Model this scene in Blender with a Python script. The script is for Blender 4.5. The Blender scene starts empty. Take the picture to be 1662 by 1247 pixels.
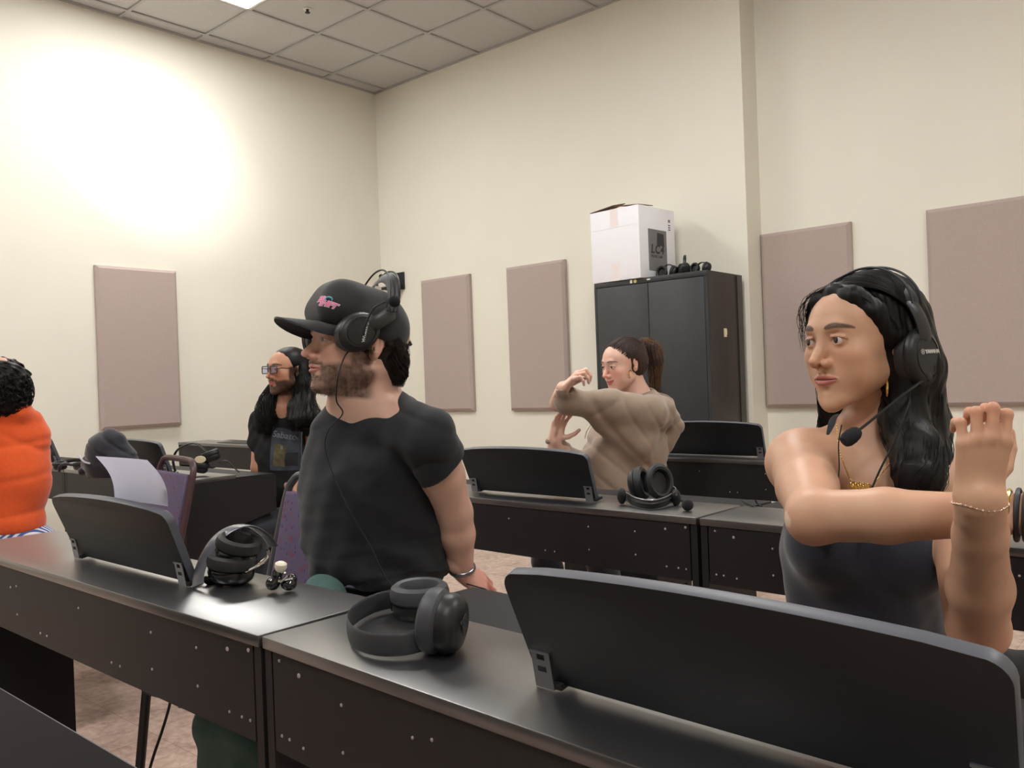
import bpy, bmesh, math, random
import numpy as np
from mathutils import Vector, Matrix, Euler
random.seed(7); np.random.seed(7)
SC = bpy.context.scene
COL = SC.collection
PI = math.pi
# ---------------------------------------------------------------- camera (solved from the room's own lines)
FPX, IW, IH = 1373.75, 1662.0, 1247.0
CAMP = np.array([6.2272, -5.3393, 1.18])
def _basis():
    yaw, pitch, roll = [math.radians(v) for v in (-40.8896, -0.1904, -2.0824)]
    fw = np.array([math.sin(yaw)*math.cos(pitch), math.cos(yaw)*math.cos(pitch), math.sin(pitch)])
    r = np.array([math.cos(yaw), -math.sin(yaw), 0.0]); u = np.cross(r, fw)
    return r*math.cos(roll)+u*math.sin(roll), -r*math.sin(roll)+u*math.cos(roll), fw
CR, CU, CF = _basis()
def P(px, py, Z):
    """a place in the room, Z metres in front of where the photograph was taken"""
    return CAMP + Z*(CF + CR*(px-IW/2)/FPX - CU*(py-IH/2)/FPX)
cam_d = bpy.data.cameras.new('camera'); cam = bpy.data.objects.new('camera', cam_d); COL.objects.link(cam)
cam_d.sensor_width = 36.0; cam_d.sensor_fit = 'HORIZONTAL'; cam_d.lens = FPX/IW*36.0; cam_d.clip_start = .02
cam.matrix_world = Matrix(((CR[0], CU[0], -CF[0], CAMP[0]), (CR[1], CU[1], -CF[1], CAMP[1]), (CR[2], CU[2], -CF[2], CAMP[2]), (0, 0, 0, 1)))
SC.camera = cam
# ---------------------------------------------------------------- object helpers
def tag(o, label=None, cat=None, group=None, kind=None):
    if label: o['label'] = label
    if cat: o['category'] = cat
    if group: o['group'] = group
    if kind: o['kind'] = kind
    return o
def empty(name, loc=(0, 0, 0), rz=0.0, **kw):
    o = bpy.data.objects.new(name, None); COL.objects.link(o)
    o.location = loc; o.rotation_euler = (0, 0, rz); o.empty_display_size = .05
    return tag(o, **kw)
def link(name, me, mat=None, parent=None, **kw):
    o = bpy.data.objects.new(name, me); COL.objects.link(o)
    if mat is not None:
        for m_ in (mat if isinstance(mat, (list, tuple)) else [mat]): me.materials.append(m_)
    if parent is not None: o.parent = parent
    return tag(o, **kw)
def smooth(me, ang=None):
    n = len(me.polygons); me.polygons.foreach_set('use_smooth', [True]*n)
    if ang is not None:
        bm = bmesh.new(); bm.from_mesh(me)
        for e in bm.edges:
            if len(e.link_faces) == 2 and e.calc_face_angle(0) > ang: e.smooth = False
        bm.to_mesh(me); bm.free()
    return me
class MB:
    """collects shapes into one bmesh"""
    def __init__(s): s.bm = bmesh.new()
    def box(s, x0, x1, y0, y1, z0, z1, bev=0.0, M=None, seg=2):
        r = bmesh.ops.create_cube(s.bm, size=1.0); vs = r['verts']
        for v in vs: v.co = Vector((x0+(v.co.x+.5)*(x1-x0), y0+(v.co.y+.5)*(y1-y0), z0+(v.co.z+.5)*(z1-z0)))
        if bev:
            es = list({e for v in vs for e in v.link_edges})
            rr = bmesh.ops.bevel(s.bm, geom=es, offset=bev, segments=seg, profile=.5, affect='EDGES')
            vs = list({v for f in rr['faces'] for v in f.verts} | {v for v in vs if v.is_valid})
        if M is not None:
            for v in vs: v.co = M @ v.co
        return s
    def prism(s, pts, axis, a0, a1, bev=0.0, M=None, seg=2):
        """closed outline (u,v) pushed along axis 0/1/2"""
        def mk(u, v, a):
            return Vector((a, u, v)) if axis == 0 else Vector((u, a, v)) if axis == 1 else Vector((u, v, a))
        A = [s.bm.verts.new(mk(u, v, a0)) for u, v in pts]; B = [s.bm.verts.new(mk(u, v, a1)) for u, v in pts]
        fa = s.bm.faces.new(A); fb = s.bm.faces.new(B[::-1]); n = len(pts); fs = [fa, fb]
        for i in range(n): fs.append(s.bm.faces.new((A[(i+1) % n], A[i], B[i], B[(i+1) % n])))
        bmesh.ops.recalc_face_normals(s.bm, faces=fs)
        vs = set(A+B)
        if bev:
            es = list(set(fa.edges) | set(fb.edges))
            rr = bmesh.ops.bevel(s.bm, geom=es, offset=bev, segments=seg, profile=.5, affect='EDGES')
            vs = {v for v in vs if v.is_valid} | {v for f in rr['faces'] for v in f.verts}
        if M is not None:
            for v in vs: v.co = M @ v.co
        return s
    def tube(s, pts, r, n=10, closed=False, caps=True, flat=None):
        """round (or flat, with (ra, rb) radii) tube along points; r may be a list"""
        pts = [Vector(p) for p in pts]; m = len(pts)
        rs = list(r) if isinstance(r, (list, tuple, np.ndarray)) else [r]*m
        rings = []; up = None
        for i in range(m):
            a = pts[(i-1) % m] if (closed or i > 0) else pts[i]
            b = pts[(i+1) % m] if (closed or i < m-1) else pts[i]
            t = (b-a)
            if t.length < 1e-9: t = Vector((0, 0, 1))
            t.normalize()
            if up is None:
                up = Vector(flat[2]) if flat else (Vector((0, 0, 1)) if abs(t.z) < .9 else Vector((1, 0, 0)))
            if flat and len(flat) > 3: up = Vector(flat[2])
            u = (up - t*up.dot(t))
            if u.length < 1e-6: u = t.orthogonal()
            u.normalize(); w = t.cross(u); up = u
            ka, kb = (flat[0], flat[1]) if flat else (1, 1)
            rings.append([s.bm.verts.new(pts[i]+(u*math.cos(2*PI*k/n)*ka+w*math.sin(2*PI*k/n)*kb)*rs[i]) for k in range(n)])
        for i in range(m if closed else m-1):
            A, B = rings[i], rings[(i+1) % m]
            for k in range(n): s.bm.faces.new((A[k], A[(k+1) % n], B[(k+1) % n], B[k]))
        if caps and not closed:
            s.bm.faces.new(rings[0][::-1]); s.bm.faces.new(rings[-1])
        return s
    def lathe(s, prof, n=32, M=None, ax=1.0, ay=1.0):
        """profile (r, z) spun round z"""
        rings = []
        for r, z in prof:
            if r < 1e-6: rings.append([s.bm.verts.new((0, 0, z))])
            else: rings.append([s.bm.verts.new((r*ax*math.cos(2*PI*k/n), r*ay*math.sin(2*PI*k/n), z)) for k in range(n)])
        for A, B in zip(rings, rings[1:]):
            for k in range(n):
                a = A[k % len(A)]; b = A[(k+1) % n % len(A)]; c = B[(k+1) % n % len(B)]; d = B[k % len(B)]
                q = []
                for v in (a, b, c, d):
                    if v not in q: q.append(v)
                if len(q) > 2: s.bm.faces.new(q)
        if M is not None:
            for R in rings:
                for v in R: v.co = M @ v.co
        return s
    def sphere(s, c, r, n=16, M=None):
        rr = r if isinstance(r, (tuple, list)) else (r, r, r)
        q = bmesh.ops.create_uvsphere(s.bm, u_segments=n, v_segments=max(6, n//2), radius=1)
        for v in q['verts']:
            w = Vector((v.co.x*rr[0], v.co.y*rr[1], v.co.z*rr[2]))
            if M is not None: w = M @ w
            v.co = w + Vector(c)
        return s
    def build(s, name, mat=None, parent=None, sm=True, ang=.6, rc=True, **kw):
        if rc: bmesh.ops.recalc_face_normals(s.bm, faces=s.bm.faces)
        me = bpy.data.meshes.new(name); s.bm.to_mesh(me); s.bm.free()
        if sm: smooth(me, ang)
        return link(name, me, mat, parent, **kw)
def dup(o, parent=None):
    c = o.copy(); COL.objects.link(c); c.parent = parent
    for ch in list(o.children): dup(ch, c)
    return c
def frame(o, x, y, z):
    """matrix from origin and three axes"""
    return Matrix(((x[0], y[0], z[0], o[0]), (x[1], y[1], z[1], o[1]), (x[2], y[2], z[2], o[2]), (0, 0, 0, 1)))
def spline(pts, n=12):
    """Catmull-Rom through points"""
    p = [np.array(q, float) for q in pts]; p = [2*p[0]-p[1]] + p + [2*p[-1]-p[-2]]; out = []
    for i in range(1, len(p)-2):
        for k in range(n):
            t = k/n
            out.append(.5*((2*p[i])+(-p[i-1]+p[i+1])*t+(2*p[i-1]-5*p[i]+4*p[i+1]-p[i+2])*t*t+(-p[i-1]+3*p[i]-3*p[i+1]+p[i+2])*t**3))
    out.append(p[-2]); return out
# ---------------------------------------------------------------- materials
def srgb(r, g, b):
    f = lambda c: (c/255/12.92) if c/255 <= .04045 else ((c/255+.055)/1.055)**2.4
    return (f(r), f(g), f(b), 1.0)
def mat(name, col=(.5, .5, .5, 1), rough=.5, metal=0.0, spec=.5, noise=None, bump=None, emit=None, sheen=0.0, sss=0.0, coat=0.0, vcol=None, stretch=None):
    """noise=(scale, amount): slight colour mottling; bump=(scale, strength, distance)"""
    m = bpy.data.materials.new(name); m.use_nodes = True; nt = m.node_tree; N = nt.nodes; L = nt.links
    b = N['Principled BSDF']
    b.inputs['Base Color'].default_value = col; b.inputs['Roughness'].default_value = rough
    b.inputs['Metallic'].default_value = metal; b.inputs['Specular IOR Level'].default_value = spec
    if sheen: b.inputs['Sheen Weight'].default_value = sheen; b.inputs['Sheen Roughness'].default_value = .5
    if coat: b.inputs['Coat Weight'].default_value = coat; b.inputs['Coat Roughness'].default_value = .08
    if sss:
        b.inputs['Subsurface Weight'].default_value = sss; b.inputs['Subsurface Radius'].default_value = (.9, .35, .2)
        b.inputs['Subsurface Scale'].default_value = .012
    tc = N.new('ShaderNodeTexCoord')
    src = tc.outputs['Object']
    if stretch:
        mp = N.new('ShaderNodeMapping'); mp.inputs['Scale'].default_value = stretch; L.new(src, mp.inputs['Vector']); src = mp.outputs['Vector']
    cs = None
    if vcol:
        a = N.new('ShaderNodeAttribute'); a.attribute_name = vcol; cs = a.outputs['Color']
    if noise:
        nz = N.new('ShaderNodeTexNoise'); nz.inputs['Scale'].default_value = noise[0]; nz.inputs['Detail'].default_value = 6
        L.new(src, nz.inputs['Vector'])
        mr = N.new('ShaderNodeMapRange'); mr.inputs['From Min'].default_value = .3; mr.inputs['From Max'].default_value = .7
        mr.inputs['To Min'].default_value = 1-noise[1]; mr.inputs['To Max'].default_value = 1+noise[1]
        L.new(nz.outputs['Fac'], mr.inputs['Value'])
        mx = N.new('ShaderNodeVectorMath'); mx.operation = 'SCALE'
        if cs is None:
            mx.inputs[0].default_value = col[:3]
        else: L.new(cs, mx.inputs[0])
        L.new(mr.outputs['Result'], mx.inputs['Scale']); cs = mx.outputs['Vector']
    if cs is not None: L.new(cs, b.inputs['Base Color'])
    if bump:
        nb = N.new('ShaderNodeTexNoise'); nb.inputs['Scale'].default_value = bump[0]; nb.inputs['Detail'].default_value = 4
        L.new(src, nb.inputs['Vector'])
        bp = N.new('ShaderNodeBump'); bp.inputs['Strength'].default_value = bump[1]; bp.inputs['Distance'].default_value = bump[2]
        L.new(nb.outputs['Fac'], bp.inputs['Height']); L.new(bp.outputs['Normal'], b.inputs['Normal'])
    if emit: b.inputs['Emission Color'].default_value = emit[0]; b.inputs['Emission Strength'].default_value = emit[1]
    return m
M = {}
M['wall'] = mat('wall_paint', srgb(230, 227, 214), .75, noise=(3, .012), bump=(220, .08, .002))
M['ceil'] = mat('ceiling_tile', srgb(190, 189, 188), .9, noise=(90, .05), bump=(300, .25, .002))
M['grid'] = mat('ceiling_grid', srgb(172, 171, 170), .5)
M['accent'] = mat('acoustic_fabric', srgb(176, 160, 154), .95, noise=(160, .06), bump=(500, .4, .001), sheen=.15)
M['lam'] = mat('black_laminate_top', srgb(30, 31, 34), .36, spec=.6, noise=(8, .25), bump=(60, .02, .0005), stretch=(2, 40, 2), coat=.9)
M['lam'].node_tree.nodes['Principled BSDF'].inputs['Coat Roughness'].default_value = .33; M['lam'].node_tree.nodes['Principled BSDF'].inputs['Coat IOR'].default_value = 2.2
M['lam_side'] = mat('black_laminate_panel', srgb(31, 29, 31), .5, spec=.35, noise=(30, .12), bump=(200, .08, .0005))
M['lam_slab'] = mat('dark_key_cover', srgb(30, 28, 30), .6, spec=.3)
M['rest'] = mat('black_rest_board', srgb(18, 19, 23), .5, spec=.4, bump=(400, .08, .0004))
M['rest_edge'] = mat('rest_lit_edge', srgb(78, 80, 88), .45)  # light on the rest's top edge, put into a paler colour
M['metal'] = mat('zinc_metal', srgb(150, 150, 155), .3, metal=.9)
M['screw'] = mat('screw_steel', srgb(200, 198, 200), .3, metal=.8)
M['cabmetal'] = mat('black_enamelled_steel', srgb(46, 48, 51), .42, spec=.45, noise=(12, .08))
M['cabside'] = mat('cabinet_side_steel', srgb(52, 47, 47), .4, spec=.4, noise=(12, .08))
M['card'] = mat('white_cardboard', srgb(236, 236, 242), .8, noise=(6, .02))
M['kraft'] = mat('kraft_cardboard', srgb(120, 90, 70), .85)
M['print'] = mat('grey_print', srgb(120, 120, 122), .7, noise=(4, .15))
M['ink'] = mat('dark_ink', srgb(50, 50, 54), .7)
M['tape'] = mat('clear_tape', srgb(232, 222, 222), .35)
M['black'] = mat('matte_black_plastic', srgb(24, 25, 27), .42, spec=.45)
M['gloss'] = mat('glossy_black_plastic', srgb(16, 17, 20), .12, spec=.6, coat=.4)
M['satin'] = mat('satin_grey_black', srgb(44, 46, 50), .38)
M['leather'] = mat('ear_pad_leatherette', srgb(27, 28, 30), .5, bump=(180, .2, .001))
M['silver'] = mat('polished_chrome', srgb(215, 215, 215), .12, metal=1.0)
M['white_pl'] = mat('white_plastic', srgb(222, 219, 208), .4)
M['foam'] = mat('black_foam', srgb(24, 25, 30), .95, bump=(900, .6, .001))
M['logo'] = mat('pale_logo_print', srgb(205, 205, 205), .5)
M['lens'] = mat('lens_glass', srgb(20, 12, 14), .05, spec=.8)
M['frame_grey'] = mat('grey_chair_tube', srgb(66, 66, 70), .4, spec=.5)
M['frame_red'] = mat('maroon_chair_tube', srgb(66, 40, 46), .4, spec=.5)
M['legblk'] = mat('black_leg_tube', srgb(30, 32, 35), .35)
M['paper'] = mat('white_paper', srgb(228, 228, 238), .8)
_n = M['paper'].node_tree; _t = _n.nodes.new('ShaderNodeBsdfTranslucent'); _t.inputs['Color'].default_value = (.92, .92, 1, 1); _m = _n.nodes.new('ShaderNodeMixShader'); _m.inputs[0].default_value = .5
_n.links.new(_n.nodes['Principled BSDF'].outputs[0], _m.inputs[1]); _n.links.new(_t.outputs[0], _m.inputs[2]); _n.links.new(_m.outputs[0], _n.nodes['Material Output'].inputs['Surface'])
M['keyw'] = mat('white_keys', srgb(230, 228, 220), .3)
M['cloth_blk'] = mat('black_cloth', srgb(33, 36, 44), .9, noise=(40, .15), bump=(500, .3, .001), sheen=.3)
M['yellow'] = mat('yellow_sticker', srgb(205, 195, 110), .6)
M['cream'] = mat('cream_label', srgb(225, 214, 180), .6)
M['rubber'] = mat('black_rubber', srgb(20, 20, 22), .7)
# ---------------------------------------------------------------- room shell
HC = 3.971; T = .6096; YR = .222; XC = 3.734; XE = 9.2; YB = -10.2
def slab(name, x0, x1, y0, y1, z0, z1, m):
    return MB().box(x0, x1, y0, y1, z0, z1).build(name, m, sm=False, kind='structure')
slab('wall_left', -.2, 0, YB, .6, 0, HC+.2, M['wall'])
MB().prism([(0, 0), (XC, 0), (XC, .6), (0, .6)], 2, 0, HC+.2).build('wall_back', M['wall'], sm=False, kind='structure')
slab('wall_recess', XC, XE, YR, .6, 0, HC+.2, M['wall'])
slab('wall_right', XE, XE+.2, YB, .6, 0, HC+.2, M['wall'])
slab('wall_front', -.2, XE+.2, YB-.2, YB, 0, HC+.2, M['wall'])
# floor: mottled resilient tile
mf = bpy.data.materials.new('mottled_floor'); mf.use_nodes = True; nt = mf.node_tree; N = nt.nodes; L = nt.links; bs = N['Principled BSDF']
tc = N.new('ShaderNodeTexCoord'); n1 = N.new('ShaderNodeTexNoise'); n1.inputs['Scale'].default_value = 26; n1.inputs['Detail'].default_value = 9; n1.inputs['Roughness'].default_value = .72
n2 = N.new('ShaderNodeTexNoise'); n2.inputs['Scale'].default_value = 4.5; n2.inputs['Detail'].default_value = 3
L.new(tc.outputs['Object'], n1.inputs['Vector']); L.new(tc.outputs['Object'], n2.inputs['Vector'])
cr = N.new('ShaderNodeValToRGB'); cr.color_ramp.elements[0].position = .36; cr.color_ramp.elements[0].color = srgb(150, 126, 115)
cr.color_ramp.elements[1].position = .68; cr.color_ramp.elements[1].color = srgb(208, 184, 170)
e = cr.color_ramp.elements.new(.5); e.color = srgb(184, 157, 144)
ad = N.new('ShaderNodeMath'); ad.operation = 'MULTIPLY_ADD'; ad.inputs[1].default_value = .3; L.new(n2.outputs['Fac'], ad.inputs[0])
sb = N.new('ShaderNodeMath'); sb.operation = 'MULTIPLY'; sb.inputs[1].default_value = .7; L.new(n1.outputs['Fac'], sb.inputs[0]); L.new(sb.outputs[0], ad.inputs[2])
L.new(ad.outputs[0], cr.inputs['Fac'])
# joints of the 30 cm tiles
bk = N.new('ShaderNodeTexBrick'); bk.offset = 0; bk.inputs['Scale'].default_value = 1; bk.inputs['Brick Width'].default_value = .3048; bk.inputs['Row Height'].default_value = .3048
bk.inputs['Mortar Size'].default_value = .0012; bk.inputs['Color1'].default_value = (1, 1, 1, 1); bk.inputs['Color2'].default_value = (.93, .93, .93, 1); bk.inputs['Mortar'].default_value = (.62, .6, .58, 1)
L.new(tc.outputs['Object'], bk.inputs['Vector'])
mm = N.new('ShaderNodeVectorMath'); mm.operation = 'MULTIPLY'; L.new(cr.outputs['Color'], mm.inputs[0]); L.new(bk.outputs['Color'], mm.inputs[1])
L.new(mm.outputs['Vector'], bs.inputs['Base Color']); bs.inputs['Roughness'].default_value = .25; bs.inputs['Specular IOR Level'].default_value = .5
slab('floor', -.2, XE+.2, YB-.2, .6, -.1, 0, mf)
# ceiling: a slab of lay-in tiles and the T-bar grid
slab('ceiling', -.2, XE+.2, YB-.2, .6, HC+.012, HC+.2, M['ceil'])
g = MB(); X0 = .1553; Y0 = 0.0
xs = [X0+i*T for i in range(0, 15)]; ys = [Y0-i*T for i in range(1, 17)]
for x in xs: g.box(x-.012, x+.012, YB, YR, HC, HC+.02)
for y in ys: g.box(0, XE, y-.012, y+.012, HC+.0005, HC+.02)
g.box(0, XC, -.022, 0, HC-.001, HC+.02); g.box(0, .022, YB, 0, HC-.001, HC+.02); g.box(XC, XE, YR-.022, YR, HC-.001, HC+.02)
g.build('trim_1', M['grid'], sm=False, kind='structure')
for s_, (a, b_) in {'left': ((0, 0), (YB, -.0)), 'back': ((0, XC), (0, 0))}.items():
    mb = MB()
    if s_ == 'left': mb.box(0, .012, YB, 0, 0, .1)
    else: mb.box(0, XC, -.012, 0, 0, .1)
    mb.build('baseboard_'+s_, M['lam_side'], sm=False, kind='structure')
MB().box(XC, XE, YR-.012, YR, 0, .1).build('baseboard_recess', M['lam_side'], sm=False, kind='structure')
# recessed 2x4 troffers
LAMP = mat('troffer_diffuser', (1, 1, 1, 1), .6, emit=((1.0, .982, .955, 1), 31))
first = [None]
def troffer(x0, y1, label):
    t_ = empty('ceiling_light', (x0, y1, HC), label=label, cat='ceiling light', group='recessed ceiling light panels')
    f_ = MB(); w, l_ = T, 2*T
    for a, b_, c, d in ((.012, w-.012, -.03, -.012), (.012, w-.012, -l_+.012, -l_+.03), (.012, .03, -l_+.012, -.012), (w-.03, w-.012, -l_+.012, -.012)):
        f_.box(a, b_, c, d, -.004, .012)
    f_.build('frame', M['white_pl'], t_, sm=False)
    MB().box(.03, w-.03, -l_+.03, -.03, 0, .008).build('diffuser', LAMP, t_, sm=False)
troffer(X0+T, -3*T, 'lit rectangular light panel in the ceiling near the left wall')
for i, (ix, iy) in enumerate(((6, 3), (11, 3), (1, 8), (6, 9), (11, 9))):
    troffer(X0+ix*T, -iy*T, 'lit ceiling light panel outside the frame of the photo')
sp = P(499, 17, 1.0); k_ = (HC-1.18)/(sp[2]-1.18); sp = CAMP+(sp-CAMP)*k_
t_ = empty('sprinkler', (sp[0], sp[1], HC+.012), label='small dark sprinkler head in a ceiling tile beside the light', cat='sprinkler')
MB().lathe([(0, .004), (.032, .002), (.034, -.003), (.02, -.006), (0, -.006)], 20).build('escutcheon', M['white_pl'], t_)
MB().lathe([(0, -.004), (.012, -.006), (.009, -.02), (.018, -.026), (.018, -.03), (0, -.03)], 16).build('sprinkler_cap', M['ink'], t_)
# added, unseen ceiling spotlight that makes the bright patch on the left wall
sf = empty('added_spotlight', (2.05, -3.9, HC), label='added unseen spotlight making the bright patch on the left wall, outside the frame', cat='spotlight')
MB().lathe([(0, 0), (.06, 0), (.06, -.02), (0, -.02)], 24).tube([(0, 0, -.02), (0, 0, -.10)], .008, 8).build('mount', M['white_pl'], sf)
tgt = Vector((0, -2.24, 3.02)); sp_ = Vector((2.05, -3.9, HC-.13)); dq = (tgt-sp_).to_track_quat('-Z', 'Y').to_matrix().to_4x4()
MB().lathe([(0, .06), (.035, .055), (.05, .03), (.052, -.04), (.047, -.04), (.045, .02), (0, .03)], 24, Matrix.Translation((0, 0, -.13)) @ dq).build('added_lamp_head', M['white_pl'], sf)
ld = bpy.data.lights.new('spot', 'SPOT'); ld.energy = 330; ld.color = (1.0, .97, .88); ld.spot_size = math.radians(30); ld.spot_blend = 1.0; ld.shadow_soft_size = .03
lo_ = bpy.data.objects.new('added_spot_lamp', ld); COL.objects.link(lo_); lo_.matrix_world = Matrix.Translation(sp_+(tgt-sp_).normalized()*.06) @ dq
# ---------------------------------------------------------------- acoustic panels (0.61 x 1.19 m, bevelled)
def panel(name_loc, wall, label, w=.606, h=1.186, tk=.045):
    name_loc = (name_loc[0]+(.002 if wall == 'left' else 0), name_loc[1]-(0 if wall == 'left' else .002), name_loc[2])
    o = empty('acoustic_panel', name_loc, PI/2 if wall == 'left' else 0, label=label, cat='acoustic panel', group='mauve fabric acoustic panels')
    b = .022
    pts = [(0, 0, 0), (w, 0, 0), (w, 0, h), (0, 0, h)]
    bm = bmesh.new()
    rings = []
    for ins, y in ((0, 0), (0, -(tk-.018)), (.004, -(tk-.014)), (b, -tk)):
        rings.append([bm.verts.new((x, y, z)) for x, z in ((ins, ins), (w-ins, ins), (w-ins, h-ins), (ins, h-ins))])
    for A, B in zip(rings, rings[1:]):
        for k in range(4): bm.faces.new((A[k], A[(k+1) % 4], B[(k+1) % 4], B[k]))
    bm.faces.new(rings[-1]); bm.faces.new(rings[0][::-1])
    m_ = MB(); m_.bm.free(); m_.bm = bm
    p_ = m_.build('fabric_board', M['accent'], o, sm=False)
    return o
ZP = 1.18-.244
panel((0, -2.69, ZP), 'left', 'mauve fabric panel alone on the left wall above the backpack')
panel((.578, 0, ZP), 'back', 'mauve panel on the back wall nearest the corner and the wall camera')
panel((1.612, 0, ZP), 'back', 'mauve panel on the back wall left of the black cabinet')
panel((XC+.006, YR, ZP), 'back', 'mauve panel right of the wall corner, behind the headset woman\'s face', )
panel((4.795, YR, ZP), 'back', 'rightmost mauve panel, cut by the right edge of the photo')
# the far panel on the left wall is turned so its face looks into the room
# ---------------------------------------------------------------- steel cabinet
cx0, cx1, cy0, cy1, cz = 2.845, 3.705, -.53, -.04, 1.832
cab = empty('storage_cabinet', (cx0, cy0, 0), label='tall black two-door steel cabinet against the back wall under the white box', cat='cabinet')
W_, D_ = cx1-cx0, cy1-cy0
MB().box(0, W_, .02, D_, .03, cz, .004).box(.01, W_-.01, .04, D_-.01, 0, .03).build('body', M['cabside'], cab, ang=.5)
b_ = MB(); b_.box(0, W_, 0, .02, cz-.035, cz, .003).box(0, .02, 0, .02, 0.03, cz-.035).box(W_-.02, W_, 0, .02, .03, cz-.035).box(.02, W_-.02, 0, .02, .03, .08)
b_.build('front_frame', M['cabmetal'], cab, ang=.5)
for x0, x1 in ((.022, W_/2-.002), (W_/2+.002, W_-.022)):
    d_ = MB().box(x0, x1, -.002, .016, .083, cz-.038, .003).build('door', M['cabmetal'], cab, ang=.5)
    hx = x1-.045 if x0 < .1 else x0+.045
    if x0 > .1:
        MB().box(hx-.012, hx+.012, -.03, -.002, 1.0, 1.12, .006).build('handle', M['metal'], d_)
MB().box(W_-.001, W_+.004, D_-.09, D_-.084, .05, cz-.01).build('side_seam', M['rubber'], cab, sm=False)
MB().box(W_, W_+.003, .2, .235, 1.415, 1.47).box(W_+.002, W_+.006, .222, .235, 1.43, 1.463).build('side_label', M['cream'], cab, sm=False, label='small cream latch label on the cabinet side')
MB().lathe([(0, .002), (.012, .002), (.012, 0)], 16, Matrix.Translation((.335, -.002, cz-.017)) @ Matrix.Rotation(PI/2, 4, 'X')).build('sticker', M['yellow'], cab, label='round yellow sticker')
MB().box(.295, .312, -.0035, -.001, cz-.028, cz-.006).build('sticker', M['white_pl'], cab, sm=False, label='white sticker')
MB().box(.425, .45, -.0035, -.001, cz-.02, cz-.012).build('sticker', M['white_pl'], cab, sm=False, label='white sticker')
# white box on it
bx = empty('cardboard_box', (cx0-.012, cy0+.0, cz), -.055, label='large white cardboard box printed LC4 on top of the black cabinet', cat='box')
bw, bd, bh = .405, .42, .485
m_ = MB()
m_.box(0, bw, 0, bd, 0, bh, .003); m_.build('box_body', M['card'], bx, ang=.5)
fl = MB()   # the slightly open top flaps
def quad(mb, pts, th=.004):
    a = [mb.bm.verts.new(p) for p in pts]; n = (Vector(pts[1])-Vector(pts[0])).cross(Vector(pts[2])-Vector(pts[0])).normalized()*th
    b = [mb.bm.verts.new(Vector(p)+n) for p in pts]; k = len(pts)
    mb.bm.faces.new(a); mb.bm.faces.new(b[::-1])
    for i in range(k): mb.bm.faces.new((a[i], a[(i+1) % k], b[(i+1) % k], b[i]))
quad(fl, [(0, 0, bh), (bw*.48, .0, bh+.022), (bw*.48, bd*.35, bh+.055), (0, bd*.35, bh+.012)])
quad(fl, [(bw, 0, bh+.001), (bw*.5, .0, bh+.02), (bw*.48, bd*.4, bh+.05), (bw, bd*.4, bh+.012)])
fl.build('top_flap', M['kraft'], bx, sm=False, label='raised brown inner flaps')
MB().box(bw*.42, bw*.58, -.001, 0, bh-.12, bh).build('tape', M['tape'], bx, sm=False); MB().box(bw*.42, bw*.58, -.001, 0, 0, .12).build('tape', M['tape'], bx, sm=False)
MB().box(.008, bw-.008, -.0012, -.0002, bh-.128, bh-.126).build('crease', M['tape'], bx, sm=False)
MB().box(bw, bw+.001, .10, .315, .055, .335).build('printed_panel', M['print'], bx, sm=False, label='grey printed panel')
pic = MB(); Mx = Matrix.Translation((bw+.0015, 0, 0))
pic.prism([(.2, .235), (.285, .225), (.28, .31), (.205, .315)], 0, bw+.001, bw+.002); pic.build('printed_picture', M['ink'], bx, sm=False)
def text(body, size, M4, m, parent, name='lettering', ex=.0004, bold=0.0, label=None, shear=0.0, space=1.0, align='LEFT'):
    c = bpy.data.curves.new(name, 'FONT'); c.body = body; c.size = size; c.extrude = ex; c.offset = bold; c.shear = shear; c.space_character = space
    c.align_x = align
    ob = bpy.data.objects.new(name, c); COL.objects.link(ob)
    dg = bpy.context.evaluated_depsgraph_get(); me = bpy.data.meshes.new_from_object(ob.evaluated_get(dg)); bpy.data.objects.remove(ob)
    me.transform(M4)
    return link(name, me, m, parent, label=label)
Mside = frame((bw+.0022, .125, .175), (0, 1, 0), (0, 0, 1), (1, 0, 0))
text('LC4', .082, Mside, M['ink'], bx, bold=.0022, shear=.15, space=1.15)
text('MUSIC LAB', .026, frame((bw+.0022, .125, .145), (0, 1, 0), (0, 0, 1), (1, 0, 0)), M['ink'], bx, shear=.15, space=1.05)
st = MB(); st.box(bw, bw+.001, .335, .375, .33, .43); st.build('shipping_label', M['card'], bx, sm=False)
st = MB()
for z in (.345, .36, .375, .40, .41): st.box(bw+.001, bw+.0018, .342, .366, z, z+.007)
st.build('label_text', M['ink'], bx, sm=False)
# PTZ camera on the corner
pc = empty('wall_camera', (.255, 0, 2.16), label='white PTZ camera on a black wall bracket near the corner', cat='camera')
MB().box(-.02, .075, -.02, 0, -.085, .075, .003).box(-.115, .06, -.13, -.01, -.085, -.06, .006).build('bracket', M['black'], pc, ang=.5)
MB().lathe([(0, -.06), (.055, -.06), (.06, -.05), (.06, -.015), (.052, -.005), (0, -.005)], 28, Matrix.Translation((-.1, -.1, 0))).box(-.1, -.0, -.15, -.06, -.058, -.015, .01).build('camera_base', M['white_pl'], pc)
MB().box(-.15, -.125, -.16, -.14, -.045, -.028, .003, Matrix.Identity(4)).build('sensor_window', M['lens'], pc)
yk = MB()
for ya_ in (-.145, -.07): MB().box(ya_, ya_+.015, -.135, -.075, -.01, .07, .006).build('yoke', M['white_pl'], pc)
hd = MB(); dirv = Vector((.35, -1, -.1)).normalized(); q = dirv.to_track_quat('Z', 'Y').to_matrix().to_4x4()
Mh = Matrix.Translation((-.1, -.105, .045)) @ q
hd.lathe([(0, -.045), (.03, -.045), (.036, -.035), (.036, .035), (.03, .05), (.024, .05), (.0, .046)], 24, Mh)
hd.build('camera_head', M['white_pl'], pc)
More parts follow.
